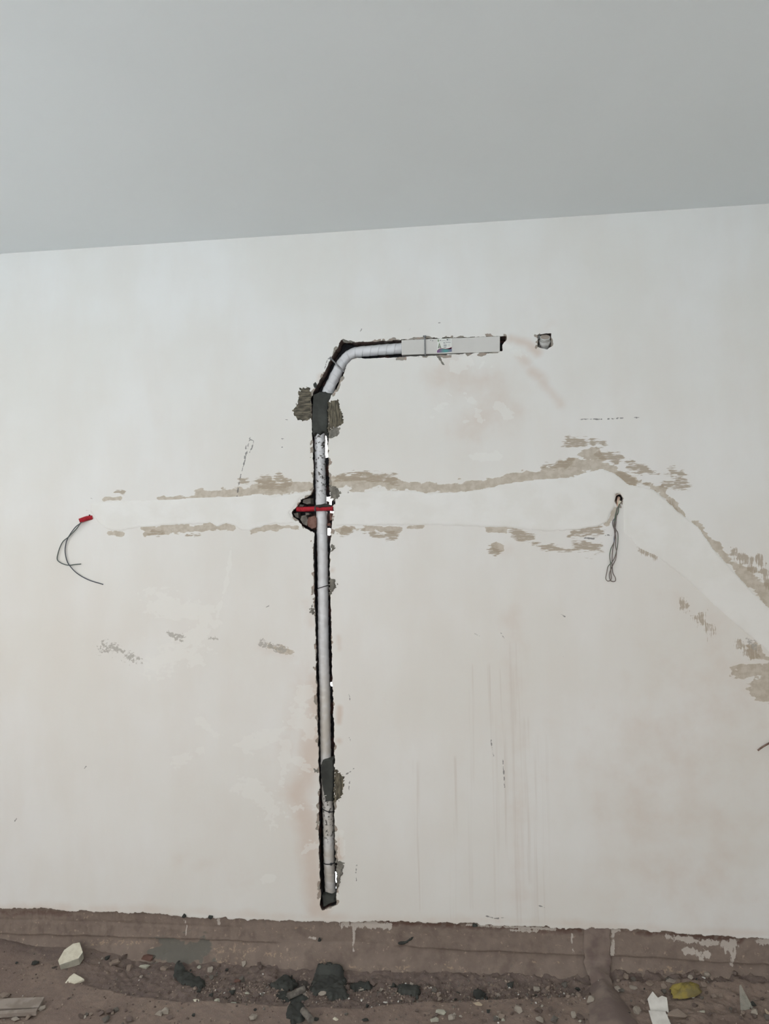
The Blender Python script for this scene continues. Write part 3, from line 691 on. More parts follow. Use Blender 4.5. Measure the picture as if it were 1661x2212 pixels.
gb = bmesh.new(); bmesh.ops.create_grid(gb, x_segments=2, y_segments=2, size=60, matrix=Matrix.Translation((0, 0, -3.2)))
tag(mesh_bm('ground', gb, gmat), 'unseen ground added outside to bounce cool light into the room', kind='structure')

# ---- floor: dusty screed with a hacked trench along the wall
EDGE = np.array([onfloor(*p)[:2] for p in [(-200, 2080), (0, 2092), (120, 2112), (190, 2128), (300, 2152), (400, 2165), (560, 2171), (640, 2174), (720, 2178), (790, 2176), (860, 2168), (950, 2162), (1080, 2157), (1200, 2154), (1262, 2148), (1330, 2130), (1500, 2128), (1800, 2140)]])
RUB1 = np.array([onfloor(*p)[:2] for p in [(300, 2225), (400, 2240), (600, 2280)]])
def hz(x, y):
    x = np.asarray(x, float); y = np.asarray(y, float)
    e = np.interp(x, EDGE[:, 0], EDGE[:, 1]) + (fbm(x * 9, x * 0, 101, 3) - .5) * .02
    tr = smooth(y - e, -.002, .016)
    left = smooth(x, at(170, 2100)[0], at(300, 2100)[0]); right = 1 - smooth(x, at(1250, 2100)[0], at(1320, 2100)[0])
    deep = .020 * left * right
    z = -tr * deep + (fbm(x * 3, y * 3, 102, 3) - .5) * .016
    rough = tr * left + (1 - right) * .9 + .35
    z = z + (fbm(x * 20, y * 20, 103, 4) - .5) * .020 * rough + (fbm(x * 70, y * 70, 104, 3) - .5) * .010 * rough
    z = z + .030 * smooth(y, -.13, .0) * (1 - .5 * tr)
    z = z + .05 * smooth(x, at(90, 2100)[0], at(-120, 2100)[0]) * smooth(y, -.30, -.05)
    return z
fx = axis((XL, -2.3, 30), (-2.3, 1.3, 600), (1.3, XR, 6)); fy = axis((YB, -.75, 50), (-.75, .06, 135))
U, V = np.meshgrid(fx, fy, indexing='ij')
fl = mesh_np('floor', np.stack([U.ravel(), V.ravel(), hz(U, V).ravel()], 1), grid_faces(len(fx), len(fy)), M['floor'])
tag(fl, 'dusty brown unfinished screed floor strewn with rubble', kind='structure')
u, v = U.ravel(), V.ravel()
e = np.interp(u, EDGE[:, 0], EDGE[:, 1])
trench = smooth(v - e, -.002, .02) * smooth(u, at(170, 2100)[0], at(330, 2100)[0])
wet = np.zeros(len(u))
for pts, w in [([(650, 2115), (700, 2125)], .06), ([(740, 2118), (800, 2114)], .05), ([(590, 2115)], .05), ([(120, 2090)], .02), ([(620, 2150)], .04), ([(870, 2122), (900, 2128)], .04), ([(1035, 2145)], .04)]:
    P = np.array([onfloor(*p)[:2] for p in pts])
    wet = np.maximum(wet, np.clip(1 - line_dist(u, v, list(P)) / w, 0, 1))
dk = np.array([onfloor(*p)[:2] for p in [(0, 2040), (40, 2050), (90, 2062), (180, 2076)]])
trench = np.maximum(trench, .9 * np.clip(1.2 - line_dist(u, v, list(dk)) / .07, 0, 1))
pack(fl, 'm1', trench, wet, wet * 0)

# ================================================================== THE THINGS
# ---- insulated pipe
def p3(px, py, y): return at(px, py, y)
PIPE_PX = [(715, 1950), (713, 1905), (711, 1850), (710, 1800), (708, 1740), (704, 1640), (702, 1500), (699, 1400), (698, 1300), (697, 1200), (695, 1120), (692, 1020), (691, 950),
           (694, 895), (703, 860), (713, 836), (723, 815), (735, 791), (749, 773), (768, 762), (800, 758), (835, 755), (872, 752)]
PR = .0222
pipe_y = [.062, .045] + [.034] * (len(PIPE_PX) - 2)
path = catmull([p3(a, b, y) for (a, b), y in zip(PIPE_PX, pipe_y)], 56)
root = empty('insulated_pipe', path[0])
tag(root, 'white tape-wrapped insulated pipe rising in the wall chase and bending right at the top', 'pipe')
def tape_r(s_, th):
    f = (s_ / .034 + th / (2 * math.pi)) % 1.0
    w = float(fbm(s_ * 60, th * 2.2, 5, 2)) - .5
    bend = 1 if 2.13 < s_ < 2.30 else 0
    return 1 + .075 * f + .06 * w * (1 + 2.2 * bend)
tube('pipe_wrap', path, PR, M['tape'], root, 28, True, tape_r)
def tie(px, py, tilt, name='cable_tie', r=PR * 1.08, wdt=.0035, mat='blackplastic', knob=True):
    c = p3(px, py, .034); ax = np.array([math.sin(tilt), 0, math.cos(tilt)])
    b1 = np.array([math.cos(tilt), 0, -math.sin(tilt)]); b2 = np.array([0, -1.0, 0])
    bm = bmesh.new(); vs = []
    for k_ in range(28):
        th = 2 * math.pi * k_ / 28; d = b1 * math.cos(th) + b2 * math.sin(th)
        vs.append([bm.verts.new(c + d * rr + ax * h_) for rr, h_ in ((r, -wdt / 2), (r + .0015, -wdt / 2), (r + .0015, wdt / 2), (r, wdt / 2))])
    for k_ in range(28):
        a, b = vs[k_], vs[(k_ + 1) % 28]
        for j in range(4): bm.faces.new((a[j], a[(j + 1) % 4], b[(j + 1) % 4], b[j]))
    bmesh.ops.recalc_face_normals(bm, faces=bm.faces[:])
    o = mesh_bm(name, bm, M[mat], root, True)
    if knob:
        q = c + (b1 * .45 + b2 * .9) * r * 1.04
        kb = bmesh.new(); bmesh.ops.create_icosphere(kb, subdivisions=2, radius=.0055, matrix=Matrix.Translation([float(z) for z in q]))
        mesh_bm('tie_head', kb, M[mat], o, True)
    return o
tie(711.5, 1862, -.05)
tie(697.5, 1268, -.28, knob=False)
tie(708, 1748, .3)
# steel strap nailed across the bend
a, b = p3(715, 775, -.002), p3(743, 803, -.002)
tube('steel_strap', [a, a * .75 + b * .25 + np.array([0, -.004, 0]), a * .4 + b * .6 + np.array([0, -.005, 0]), b], .0032, M['metal'], root, 8)
nb = bmesh.new(); bmesh.ops.create_cone(nb, segments=10, radius1=.006, radius2=.006, depth=.004, cap_ends=True, matrix=Matrix.Translation([float(z) for z in a + np.array([0, -.004, 0])]) @ Matrix.Rotation(math.pi / 2, 4, 'X'))
mesh_bm('nail_head', nb, M['metal'], root)
# loose string end above the lower wrap
tube('loose_string', catmull([p3(700, 1742, .008), p3(698, 1726, .0), p3(700, 1720, -.002), p3(705, 1718, -.004)], 5), .0012, M['white'], root, 6)

# ---- white trunking box with sticker
c00, c10, c11, c01 = at(867, 734.5, -.001), at(1080, 726, -.001), at(1080, 760, -.001), at(867.5, 766.5, -.001)
org = (c01 + c00) / 2
duct = empty('trunking_box', org)
tag(duct, 'white rectangular pipe trunking box with a printed sticker set flush in the wall slot', 'trunking')
bm = bmesh.new()
fr = [bm.verts.new(c) for c in (c01, c11, c10, c00)]
bk = [bm.verts.new(np.array([c[0], .062, c[2]])) for c in (c01, c11, c10, c00)]
bm.faces.new(fr); bm.faces.new(bk[::-1])
for i in range(4):
    j = (i + 1) % 4; bm.faces.new((fr[j], fr[i], bk[i], bk[j]))
bmesh.ops.recalc_face_normals(bm, faces=bm.faces[:])
bmesh.ops.bevel(bm, geom=bm.edges[:], offset=.002, segments=2, affect='EDGES', profile=.5)
mesh_bm('trunking_cover', bm, M['duct'], duct)
def dquad(name, pts, y0, y1, mat, parent):
    """thin printed shape on the trunking face given as photo outline"""
    bm_ = bmesh.new()
    f_ = [bm_.verts.new(at(*p, y1)) for p in pts]; g_ = [bm_.verts.new(at(*p, y0)) for p in pts]
    bm_.faces.new(f_); bm_.faces.new(g_[::-1]); n_ = len(pts)
    for i_ in range(n_):
        j_ = (i_ + 1) % n_; bm_.faces.new((f_[j_], f_[i_], g_[i_], g_[j_]))
    bmesh.ops.recalc_face_normals(bm_, faces=bm_.faces[:])
    return mesh_bm(name, bm_, M[mat], parent)
st = dquad('sticker', [(944, 732), (975.5, 730.5), (976, 761), (944.5, 762.5)], -.0005, -.0018, 'label_white', duct)
st['label'] = 'white printed sticker with a rainbow-coloured band along its lower edge'
z = lambda zx, zy: (935 + zx / 33.2, 720 + zy / 33.2)
zq = lambda nm, pts, mat: dquad(nm, [z(*p) for p in pts], -.0017, -.0024, mat, st)
zq('colour_band', [(300, 1390), (300, 1250), (380, 1160), (520, 1105), (700, 1095), (950, 1120), (1150, 1085), (1350, 1010), (1360, 1320), (900, 1370)], 'band')
zq('band_edge', [(330, 1215), (400, 1140), (520, 1090), (700, 1078), (950, 1098), (1150, 1060), (1345, 990), (1350, 1110), (1200, 1150), (950, 1145), (700, 1112), (520, 1125)], 'ink_red')
zq('triangle_logo', [(470, 650), (600, 1060), (540, 1060), (470, 830), (415, 1060), (350, 1060)], 'ink_green')
zq('logo_base', [(380, 985), (470, 900), (580, 985), (590, 1050), (370, 1050)], 'ink_pale')
zq('corner_mark', [(345, 600), (345, 430), (385, 415), (440, 510), (440, 590)], 'ink_green')
for nm, r_, mt in [('print_line', (480, 475, 600, 520), 'ink'), ('print_line', (650, 480, 910, 518), 'ink_pale'), ('print_mark', (1170, 435, 1205, 500), 'ink'), ('print_mark', (1225, 440, 1270, 495), 'ink_pale'),
                   ('print_line', (770, 640, 840, 700), 'ink'), ('print_line', (890, 635, 1275, 662), 'ink'), ('print_line', (770, 720, 960, 745), 'ink_pale'), ('print_line', (770, 815, 985, 850), 'ink'),
                   ('print_line', (770, 890, 990, 920), 'ink'), ('print_line', (770, 975, 965, 1015), 'ink'), ('print_line', (1120, 770, 1215, 795), 'ink_pale'), ('print_line', (1085, 870, 1250, 892), 'ink_pale'),
                   ('print_line', (480, 575, 1280, 585), 'ink_pale')]:
    x0, y0, x1, y1 = r_; zq(nm, [(x0, y0 + (1275 - x0) * .012), (x1, y0 + (1275 - x1) * .012), (x1, y1 + (1275 - x1) * .012), (x0, y1 + (1275 - x0) * .012)], mt)
zq('oval_seal', [(1045 + 75 * math.cos(t_), 465 + 48 * math.sin(t_)) for t_ in np.linspace(0, 6.283, 17)[:-1]], 'ink')
dquad('hand_mark', [(929, 734.5), (931, 734.4), (931, 735.6), (929, 735.7)], -.0005, -.0014, 'ink', duct)
dquad('hand_mark', [(933, 735.5), (936, 735.4), (936, 736.6), (933, 736.7)], -.0005, -.0014, 'ink', duct)
s0, s1 = at(917.5, 726, -.004), at(918.5, 768, -.004)
tube('steel_strap', [s0 + np.array([0, .004, 0]), s0, (s0 + s1) / 2, s1, s1 + np.array([0, .004, 0])], .0030, M['metal'], duct, 8)
hd = box('strap_head', (s0[0] - .007, -.008, s0[2] - .002), (s0[0] + .006, .0, s0[2] + .002), M['metal'], duct)

# ---- red corrugated conduits
def corrugated(name, path, r, parent, pitch=.0040, mat='redpipe'):
    return tube(name, path, r, M[mat], parent, 16, True, lambda s_, th: 1 + .14 * math.cos(2 * math.pi * s_ / pitch))
def dense(a, b, n, sag=0):
    return [a + (b - a) * t_ + np.array([0, 0, -sag * 4 * t_ * (1 - t_)]) for t_ in np.linspace(0, 1, n)]
ca, cb = p3(641, 1100, .002), p3(719, 1098, .004)
cr = empty('corrugated_conduit', ca)
tag(cr, 'red corrugated conduit crossing in front of the white pipe in the broken hole', 'conduit')
corrugated('conduit_sleeve', dense(ca, (ca + cb) / 2, 100, .001) + dense((ca + cb) / 2, cb, 100)[1:], .0098, cr)
box('conduit_clip', p3(681, 1105, .01) * [1, 0, 1] + np.array([0, -.010, 0]), p3(684, 1095, .01) * [1, 0, 1] + np.array([0, .008, 0]), M['blackplastic'], cr, .001)

sa, sb = p3(171.5, 1125.5, -.016), p3(200, 1118, .006)
cs = empty('conduit_stub', sb)
tag(cs, 'short red corrugated conduit stub with two dark wires at the left of the wall', 'conduit')
corrugated('conduit_sleeve', catmull([sa, sa * .5 + sb * .5 + np.array([0, 0, .003]), sb], 45), .0102, cs, .0042)
zz = lambda zx, zy, y: p3(100 + zx / 8.305, 1080 + zy / 8.305, y)
tube('wire', catmull([zz(640, 390, -.014), zz(600, 425, -.016), zz(520, 490, -.012), zz(430, 610, -.008), zz(370, 720, -.006), zz(340, 850, -.005), zz(340, 960, -.005), zz(370, 1090, -.005), zz(420, 1180, -.010), zz(520, 1290, -.007), zz(650, 1380, -.006), zz(800, 1450, -.006), zz(1020, 1515, -.006)], 8), .0021, M['wire_grey'], cs, 8)
tube('wire', catmull([zz(640, 395, -.018), zz(605, 430, -.020), zz(540, 520, -.016), zz(450, 610, -.012), zz(390, 670, -.010), zz(300, 745, -.007), zz(240, 860, -.005), zz(205, 980, -.005), zz(195, 1060, -.005), zz(230, 1110, -.005), zz(320, 1155, -.005), zz(410, 1172, -.0045), zz(500, 1160, -.005), zz(622, 1150, -.006)], 8), .0021, M['wire_green'], cs, 8)
sm('knocked_plaster', [(189, 1113), (192, 1110), (196, 1115), (199, 1122), (196, 1120), (190, 1117)], 85, 'cement', 60, 60, .003)

# ---- hanging wire loops
zr = lambda zx, zy, y: p3(1240 + zx / 8.305, 1040 + zy / 8.305, y)
wl = empty('hanging_wires', zr(800, 300, .0))
tag(wl, 'bundle of thin looped wires hanging from a small hole at the right of the wall', 'wires')
tube('wire', catmull([zr(810, 340, .02), zr(812, 400, -.006), zr(800, 440, -.010), zr(792, 560, -.010), zr(748, 640, -.007), zr(730, 760, -.006), zr(748, 860, -.008), zr(785, 930, -.007), zr(784, 1100, -.006), zr(760, 1250, -.006),
                      zr(720, 1380, -.006), zr(668, 1460, -.009), zr(608, 1530, -.006), zr(585, 1640, -.006), zr(568, 1740, -.006), zr(600, 1785, -.006), zr(640, 1780, -.009), zr(668, 1740, -.009), zr(660, 1640, -.010),
                      zr(655, 1500, -.011), zr(652, 1450, -.006), zr(640, 1330, -.006), zr(660, 1210, -.006), zr(712, 1100, -.006), zr(735, 980, -.006), zr(728, 880, -.005), zr(712, 760, -.010), zr(738, 650, -.011), zr(765, 500, -.008), zr(800, 430, -.006), zr(815, 330, .02)], 6), .0017, M['wire_leaf'], wl, 8)
tube('wire', catmull([zr(830, 330, .02), zr(800, 430, -.008), zr(780, 490, -.012), zr(758, 640, -.009), zr(748, 760, -.009), zr(735, 880, -.009), zr(748, 1020, -.006), zr(742, 1150, -.006), zr(760, 1260, -.009), zr(742, 1400, -.006),
                      zr(690, 1510, -.009), zr(650, 1600, -.006), zr(632, 1680, -.006), zr(648, 1765, -.006), zr(690, 1795, -.006), zr(738, 1785, -.006), zr(738, 1725, -.006), zr(700, 1650, -.006), zr(686, 1560, -.006),
                      zr(680, 1440, -.010), zr(690, 1250, -.006), zr(718, 1080, -.009), zr(730, 960, -.010), zr(722, 850, -.006), zr(718, 740, -.005), zr(740, 600, -.006), zr(790, 440, -.005), zr(800, 350, .02)], 6), .0017, M['wire_brown'], wl, 8)
tube('wire', catmull([zr(790, 350, .02), zr(785, 450, -.007), zr(760, 540, -.006), zr(740, 640, -.004), zr(695, 710, -.006), zr(692, 770, -.006), zr(715, 840, -.012), zr(748, 890, -.012), zr(722, 1000, -.010), zr(720, 1090, -.011)], 7), .0017, M['wire_blue'], wl, 8)
e0, e1 = zr(800, 290, .02), zr(775, 440, -.008)
tube('conduit_end', catmull([e0, (e0 + e1) / 2, e1], 6), [.0065] * 6 + [.006, .005, .0045, .004, .0035, .003, .002], M['pinkpipe'], wl, 10)
hull('conduit_flap', [zr(800, 340, -.004), zr(850, 350, -.002), zr(840, 375, -.006), zr(800, 420, -.010), zr(765, 480, -.008), zr(790, 400, -.001), zr(830, 360, .006)], M['gypsum'], wl)

# ---- capped drain stub
ctr = at(1177.5, 728.5, -.004)
axd = np.array([.02, -math.cos(math.radians(44)), math.sin(math.radians(44))]); axd /= np.linalg.norm(axd)
dr = empty('drain_stub', ctr - axd * .05)
tag(dr, 'dusty grey capped drain pipe stub in a square hole right of the trunking box', 'pipe')
tube('stub_pipe', [ctr - axd * .065, ctr - axd * .03, ctr - axd * .006], .0185, M['greypvc'], dr, 24)
tube('collar', [ctr - axd * .034, ctr - axd * .032, ctr - axd * .016, ctr - axd * .014], [.0200, .0222, .0222, .0200], M['greypvc'], dr, 24)
tube('rim', [ctr - axd * .006, ctr - axd * .005, ctr, ctr + axd * .001], [.0195, .0205, .0205, .0195], M['greypvc'], dr, 24)
tube('cap', [ctr - axd * .003, ctr + axd * .0018], .0178, M['cap'], dr, 24)
rng = random.Random(3)
for k_, (px, py) in enumerate([(1164, 728), (1164, 737), (1166, 747), (1187, 746), (1188, 738)]):
    c = at(px, py, .022); hull('mortar_chunk', [c + np.array([rng.uniform(-.009, .009), rng.uniform(-.012, .012), rng.uniform(-.009, .009)]) for _ in range(12)], M['chunk'] if k_ else M['greypvc'], wall)

# ---- thin rod at the right edge
rd = [p3(1637, 1621, -.012), p3(1645, 1615, -.010), p3(1655, 1609, -.008), p3(1672, 1600, -.004), p3(1695, 1589, .004)]
tag(tube('thin_rod', catmull(rd, 5), .0036, M['rod'], None, 8), 'thin brown rod sticking out of the wall at the right edge', 'rod')

# ---- dark cement lumps stuck to the old tile bed
def onfoot(px, py):
    best = at(px, py, 0)
    return at(px, py, -.006 if py < 2060 else -.02)
def cement_lump(px, py, wpx, hpx, label, seed):
    rnd = random.Random(seed); c = onfoot(px, py); pts = []
    for _ in range(26):
        d = np.array([rnd.gauss(0, 1) for _ in range(3)]); d /= np.linalg.norm(d)
        pts.append(c + d * np.array([wpx * PX / 2, .009, hpx * PX / 2]) * rnd.uniform(.85, 1.1))
    return tag(hull('cement_lump', pts, M['cement'], None, True), label, 'cement')
cement_lump(397, 1979, 11, 9, 'small round dark cement lump on the wall foot, left of its twin', 1)
cement_lump(455, 1981, 11, 9, 'small round dark cement lump on the wall foot, right of its twin', 2)
cement_lump(690, 2030, 8, 8, 'tiny dark cement dot below the bottom of the chase', 3)
cement_lump(1025, 1999, 14, 6, 'small dark cement lump under the plaster edge right of centre', 4)
tag(blob('cement_smudge', wp([(859, 2037), (866, 2034), (876, 2034), (886, 2026), (893, 2024), (890, 2030), (880, 2038), (868, 2042), (861, 2041)]), M['cement'], None, .008, .008, .003, .002, 90, 33,
         place=lambda a_, b_, h_: np.stack([a_, .002 - h_ , b_], 1)), 'dark elongated cement smear on the brown wall foot right of the chase', 'cement')

# ---- mortar ridge over a floor conduit
rp = [at(1289, 1999, .006), at(1289, 2020, .002), at(1290, 2050, -.004), at(1291, 2070, -.008), at(1292, 2090, -.030), at(1294, 2106, -.062)]
rf = [onfloor(1300, 2128), onfloor(1308, 2152), onfloor(1318, 2185), onfloor(1330, 2230), onfloor(1350, 2320), onfloor(1400, 2560)]
rpath = catmull(rp + [np.array([p[0], p[1], max(hz(p[0], p[1]), 0) + (.006 if p[1] > -.6 else -.02)]) for p in rf], 8)
rq = np.linspace(0, 11, len(rpath))
rw = np.interp(rq, [0, 2, 3.4, 4.4, 5, 6, 7, 8, 9, 10, 11], [.050, .052, .051, .044, .038, .042, .056, .076, .090, .11, .10])
rh = np.interp(rq, [0, 3.4, 4.6, 6, 8, 10, 11], [.008, .010, .018, .026, .036, .036, .004])
bm = bmesh.new(); rows = []
for i, p in enumerate(rpath):
    t_ = rpath[min(i + 1, len(rpath) - 1)] - rpath[max(i - 1, 0)]; t_ /= np.linalg.norm(t_)
    sd_ = np.cross(t_, [0, -1, .6]); sd_ /= np.linalg.norm(sd_); nn = np.cross(sd_, t_); nn = nn / np.linalg.norm(nn)
    if nn @ np.array([0, -1, .6]) < 0: nn = -nn
    row = []
    for k_ in range(15):
        a_ = math.pi * k_ / 14; jj = 1 + (float(fbm(i * .25, k_ * .4, 77, 3)) - .5) * .30
        row.append(bm.verts.new(p + sd_ * math.cos(a_) * rw[i] * jj + nn * ((math.sin(a_) ** .4 if i < 26 else (1 - abs(math.cos(a_)) ** 1.3)) * rh[i] * (.7 + .3 * jj) - .005)))
    rows.append(row)
for r0, r1 in zip(rows[:-1], rows[1:]):
    for k_ in range(14): bm.faces.new((r0[k_], r0[k_ + 1], r1[k_ + 1], r1[k_]))
bm.faces.new(rows[0]); bm.faces.new(rows[-1][::-1])
bmesh.ops.recalc_face_normals(bm, faces=bm.faces[:])
tag(mesh_bm('mortar_ridge', bm, M['ridge'], None, True), 'smooth brown mortar ridge running down the wall foot and out across the floor', 'mortar')

# ---- heaps of dark wet cement on the floor
def heap(pts, th, label, seed, mat='cement', edge=.014, name='cement_heap', base=.0):
    # outline unrolled over the floor and up the sloping wall foot: (x, s), s < 0 on the floor, s > 0 on the slope
    dy, dz_ = .555, .832; Y0, Z0 = -.064, .012
    P = []
    for p_ in pts:
        f_ = onfloor(*p_, Z0)
        if f_[1] <= Y0: P.append([f_[0], f_[1] - Y0]); continue
        r_ = ray(*p_); n_ = np.array([0, -dz_, dy]); t_ = ((np.array([0, Y0, Z0]) - CAM) @ n_) / (r_ @ n_); q_ = CAM + r_ * t_
        P.append([q_[0], (q_[2] - Z0) / dz_])
    P = np.array(P)
    def pl(a_, b_, h_):
        fl_ = b_ <= 0
        yf = np.where(fl_, Y0 + b_, Y0 + b_ * dy - h_ * dz_); zf = np.where(fl_, np.maximum(hz(a_, Y0 + np.minimum(b_, 0)), -.02) * smooth(-b_, .0, .03) + Z0 * (1 - smooth(-b_, .0, .03)) + h_, Z0 + b_ * dz_ + h_ * dy)
        return np.stack([a_, yf, zf + base], 1)
    return tag(blob(name, P, M[mat], None, th, edge, .004, .013, 60, seed, lambda a_, b_: (fbm(a_ * 45, b_ * 45, seed, 4) - .5) * .012, pl, .006), label, 'cement')
heap([(372, 2078), (385, 2076), (405, 2081), (425, 2091), (440, 2102), (446, 2114), (436, 2120), (424, 2119), (408, 2110), (390, 2104), (377, 2096)], .012, 'oval dark wet cement patch on the floor below the grey mortar patch', 201)
heap([(672, 2103), (677, 2094), (686, 2090), (690, 2083), (700, 2083), (706, 2078), (716, 2077), (723, 2083), (733, 2084), (738, 2091), (746, 2095), (747, 2107), (742, 2115), (748, 2124), (757, 2132), (752, 2142), (738, 2148), (724, 2143), (715, 2147), (704, 2136), (692, 2134), (680, 2138), (674, 2130), (667, 2124), (671, 2113)], .016, 'largest dark wet cement heap on the floor under the chase', 202)
heap([(600, 2098), (612, 2092), (630, 2094), (642, 2106), (634, 2122), (620, 2126), (604, 2120), (588, 2122), (584, 2112)], .014, 'dark wet cement heap just left of the largest heap', 203)
heap([(748, 2116), (770, 2108), (800, 2105), (804, 2116), (798, 2122), (786, 2118), (760, 2124)], .014, 'flat dark cement streak just right of the largest heap', 204)
heap([(856, 2112), (880, 2114), (908, 2113), (907, 2126), (902, 2132), (908, 2142), (900, 2141), (892, 2132), (872, 2134), (858, 2126)], .016, 'dark wet cement blotch at the wall foot midway between chase and ridge', 205)
heap([(1022, 2130), (1032, 2118), (1038, 2126), (1047, 2128), (1046, 2140), (1054, 2150), (1042, 2152), (1024, 2144)], .018, 'star-shaped dark cement blotch left of the mortar ridge', 206)
heap([(620, 2170), (640, 2164), (660, 2166), (662, 2180), (664, 2192), (648, 2202), (626, 2205), (620, 2188)], .016, 'dark olive cement dollop on the near screed below the heaps', 207, 'cement', .014)
heap([(596, 2124), (640, 2126), (670, 2138), (664, 2146), (630, 2150), (600, 2142)], .008, 'thin dark cement film joining the heaps under the chase', 208)

# ---- stones and shards placed one by one
def fpos(px, py, lift=0.0):
    p = onfloor(px, py, -.005); return np.array([p[0], p[1], float(hz(p[0], p[1])) + lift])
def stone_mesh(seed, n=16):
    rnd = random.Random(seed); bm_ = bmesh.new()
    for _ in range(n):
        d = Vector([rnd.gauss(0, 1) for _ in range(3)]).normalized()
        q_ = max(abs(c_) for c_ in d); d = d * (.62 + .38 / q_ * .6) * rnd.uniform(.85, 1.0)
        bm_.verts.new(d)
    r_ = bmesh.ops.convex_hull(bm_, input=bm_.verts[:])
    bmesh.ops.delete(bm_, geom=[x for x in r_['geom_interior'] if isinstance(x, bmesh.types.BMVert)], context='VERTS')
    bmesh.ops.recalc_face_normals(bm_, faces=bm_.faces[:])
    me = bpy.data.meshes.new('stone'); bm_.to_mesh(me); bm_.free(); return me
def stone(px, py, wpx, hpx, mat, label, seed, name='stone', cat='stone', group=None, rz=None, flat=.65):
    me = stone_mesh(seed)
    o = bpy.data.objects.new(name, me); COL.objects.link(o); me.materials.append(M[mat])
    sx = wpx * PX / 2; sz = max(hpx * PX / 2 * flat, .004); sy = max(hpx * PX / 2 * 1.1, .006)
    p = fpos(px, py + hpx * .3)
    o.scale = (sx, sy, sz); o.location = (p[0], p[1], p[2] + sz * .55)
    o.rotation_euler = (0, 0, random.Random(seed).uniform(-.35, .35) if rz is None else rz)
    return tag(o, label, cat, group)
def slab(px, py, pts, th, mat, label, tilt=(0, 0, 0), name='shard', cat='shard', lift=0.0, topmat=None):
    """flat broken piece: outline in cm around its centre, thickness in m"""
    bm_ = bmesh.new()
    t_ = [bm_.verts.new((a_ / 100, b_ / 100, th)) for a_, b_ in pts]; g_ = [bm_.verts.new((a_ / 100 * .96, b_ / 100 * .96, 0)) for a_, b_ in pts]
    bm_.faces.new(t_); bm_.faces.new(g_[::-1]); n_ = len(pts)
    for i_ in range(n_):
        j_ = (i_ + 1) % n_; bm_.faces.new((t_[j_], t_[i_], g_[i_], g_[j_]))
    bmesh.ops.recalc_face_normals(bm_, faces=bm_.faces[:])
    bmesh.ops.bevel(bm_, geom=bm_.edges[:], offset=min(.0012, th * .2), segments=1, affect='EDGES')
    o = mesh_bm(name, bm_, M[mat])
    if topmat:
        o.data.materials.append(M[topmat])
        for f_ in o.data.polygons:
            if f_.normal.z > .9: f_.material_index = 1
    p = fpos(px, py, lift); o.location = [float(c_) for c_ in p]; o.rotation_euler = tilt
    return tag(o, label, cat)
slab(160, 2082, [(-4.2, -4.0), (-2.5, -6.0), (3.8, -2.5), (4.2, .5), (.5, 5.0), (-2, 4.2), (-4.2, 1)], .035, 'stone_green', 'large cream-topped gypsum block on the floor at the left', (.38, .02, .0), 'gypsum_block', 'rubble', .008, 'gypsum')
slab(165, 2121, [(-3.5, -2.2), (-1.5, -1.7), (.5, -2.3), (3.5, .0), (1.5, 1.0), (-2.2, 2.6), (-3.2, .8)], .010, 'gypsum', 'flat cream gypsum shard lying below the large cream block', (.30, 0, 0), 'gypsum_shard', 'rubble', .004)
stone(312, 2077, 36, 15, 'stone_green', 'oblong pale stone in front of a dark maroon cavity', 31, rz=-.12)
stone(318, 2060, 40, 30, 'brick', 'dark red lump put in for the dark cavity behind an oblong pale stone', 32, 'cavity_lump', 'brick')  # red lump put in for a dark maroon cavity
stone(248, 2072, 32, 26, 'stone_brown', 'round brown mud lump beside the oblong pale stone', 33, 'mud_lump', 'rubble')
stone(280, 2077, 16, 22, 'stone_brown', 'small brown stone between mud lump and oblong pale stone', 34)
stone(305, 2098, 10, 12, 'stone_grey', 'tiny pointed grey stone below the oblong pale stone', 35)
stone(430, 2081, 12, 11, 'stone_green', 'small grey-green stone at the upper right of the oval cement patch', 36)
stone(355, 2082, 22, 20, 'stone_brown', 'brown stone at the left end of the oval cement patch', 37)
stone(512, 2108, 22, 16, 'brick', 'reddish stone with dark underside right of the oval cement patch', 38)
stone(423, 2165, 18, 9, 'gypsum', 'cream pebble leftmost of the row on the screed edge', 39)
stone(469, 2163, 15, 12, 'stone_green', 'grey-green pebble second in the row on the screed edge', 40)
stone(486, 2162, 15, 12, 'stone_green', 'grey-green pebble third in the row on the screed edge', 41)
stone(504, 2159, 17, 10, 'stone_green', 'grey-green pebble at the right end of the row on the screed edge', 42)
stone(547, 2199, 19, 18, 'stone_grey', 'grey stone with a small dark pebble behind it on the near screed', 43)
stone(551, 2185, 8, 8, 'cement', 'small dark pebble just behind the grey stone on the near screed', 44)
stone(534, 2140, 14, 8, 'stone_green', 'pale green stone chip lying in the trench left of the heaps', 45)
stone(567, 2141, 15, 5, 'white', 'thin white chip in the trench left of the heaps', 46, 'stone_chip')
stone(618, 2143, 14, 12, 'stone_grey', 'grey stone at the left end of the short grey tube', 47)
stone(697, 2142, 22, 13, 'stone_grey', 'tan stone tucked under the front of the largest cement heap', 48)
stone(780, 2124, 18, 13, 'stone_grey', 'grey stone under the flat cement streak', 49)
stone(832, 2156, 12, 5, 'white', 'thin white chip in the trench right of the heaps', 50, 'stone_chip')
stone(952, 2187, 26, 15, 'stone_green', 'broad grey-green stone, rearmost of the near trio', 51)
stone(938, 2203, 22, 15, 'stone_green', 'pale squarish stone at the front of the near trio', 52)
stone(975, 2195, 18, 16, 'stone_grey', 'grey-green upright stone at the right of the near trio', 53)
stone(995, 2194, 9, 8, 'stone_grey', 'tiny grey stone right of the near trio', 54)
stone(1073, 2198, 12, 14, 'stone_green', 'slim grey-green stone of a leaning pair on the near screed', 55)
stone(1087, 2203, 10, 10, 'stone_green', 'right stone of a leaning pair on the near screed', 56)
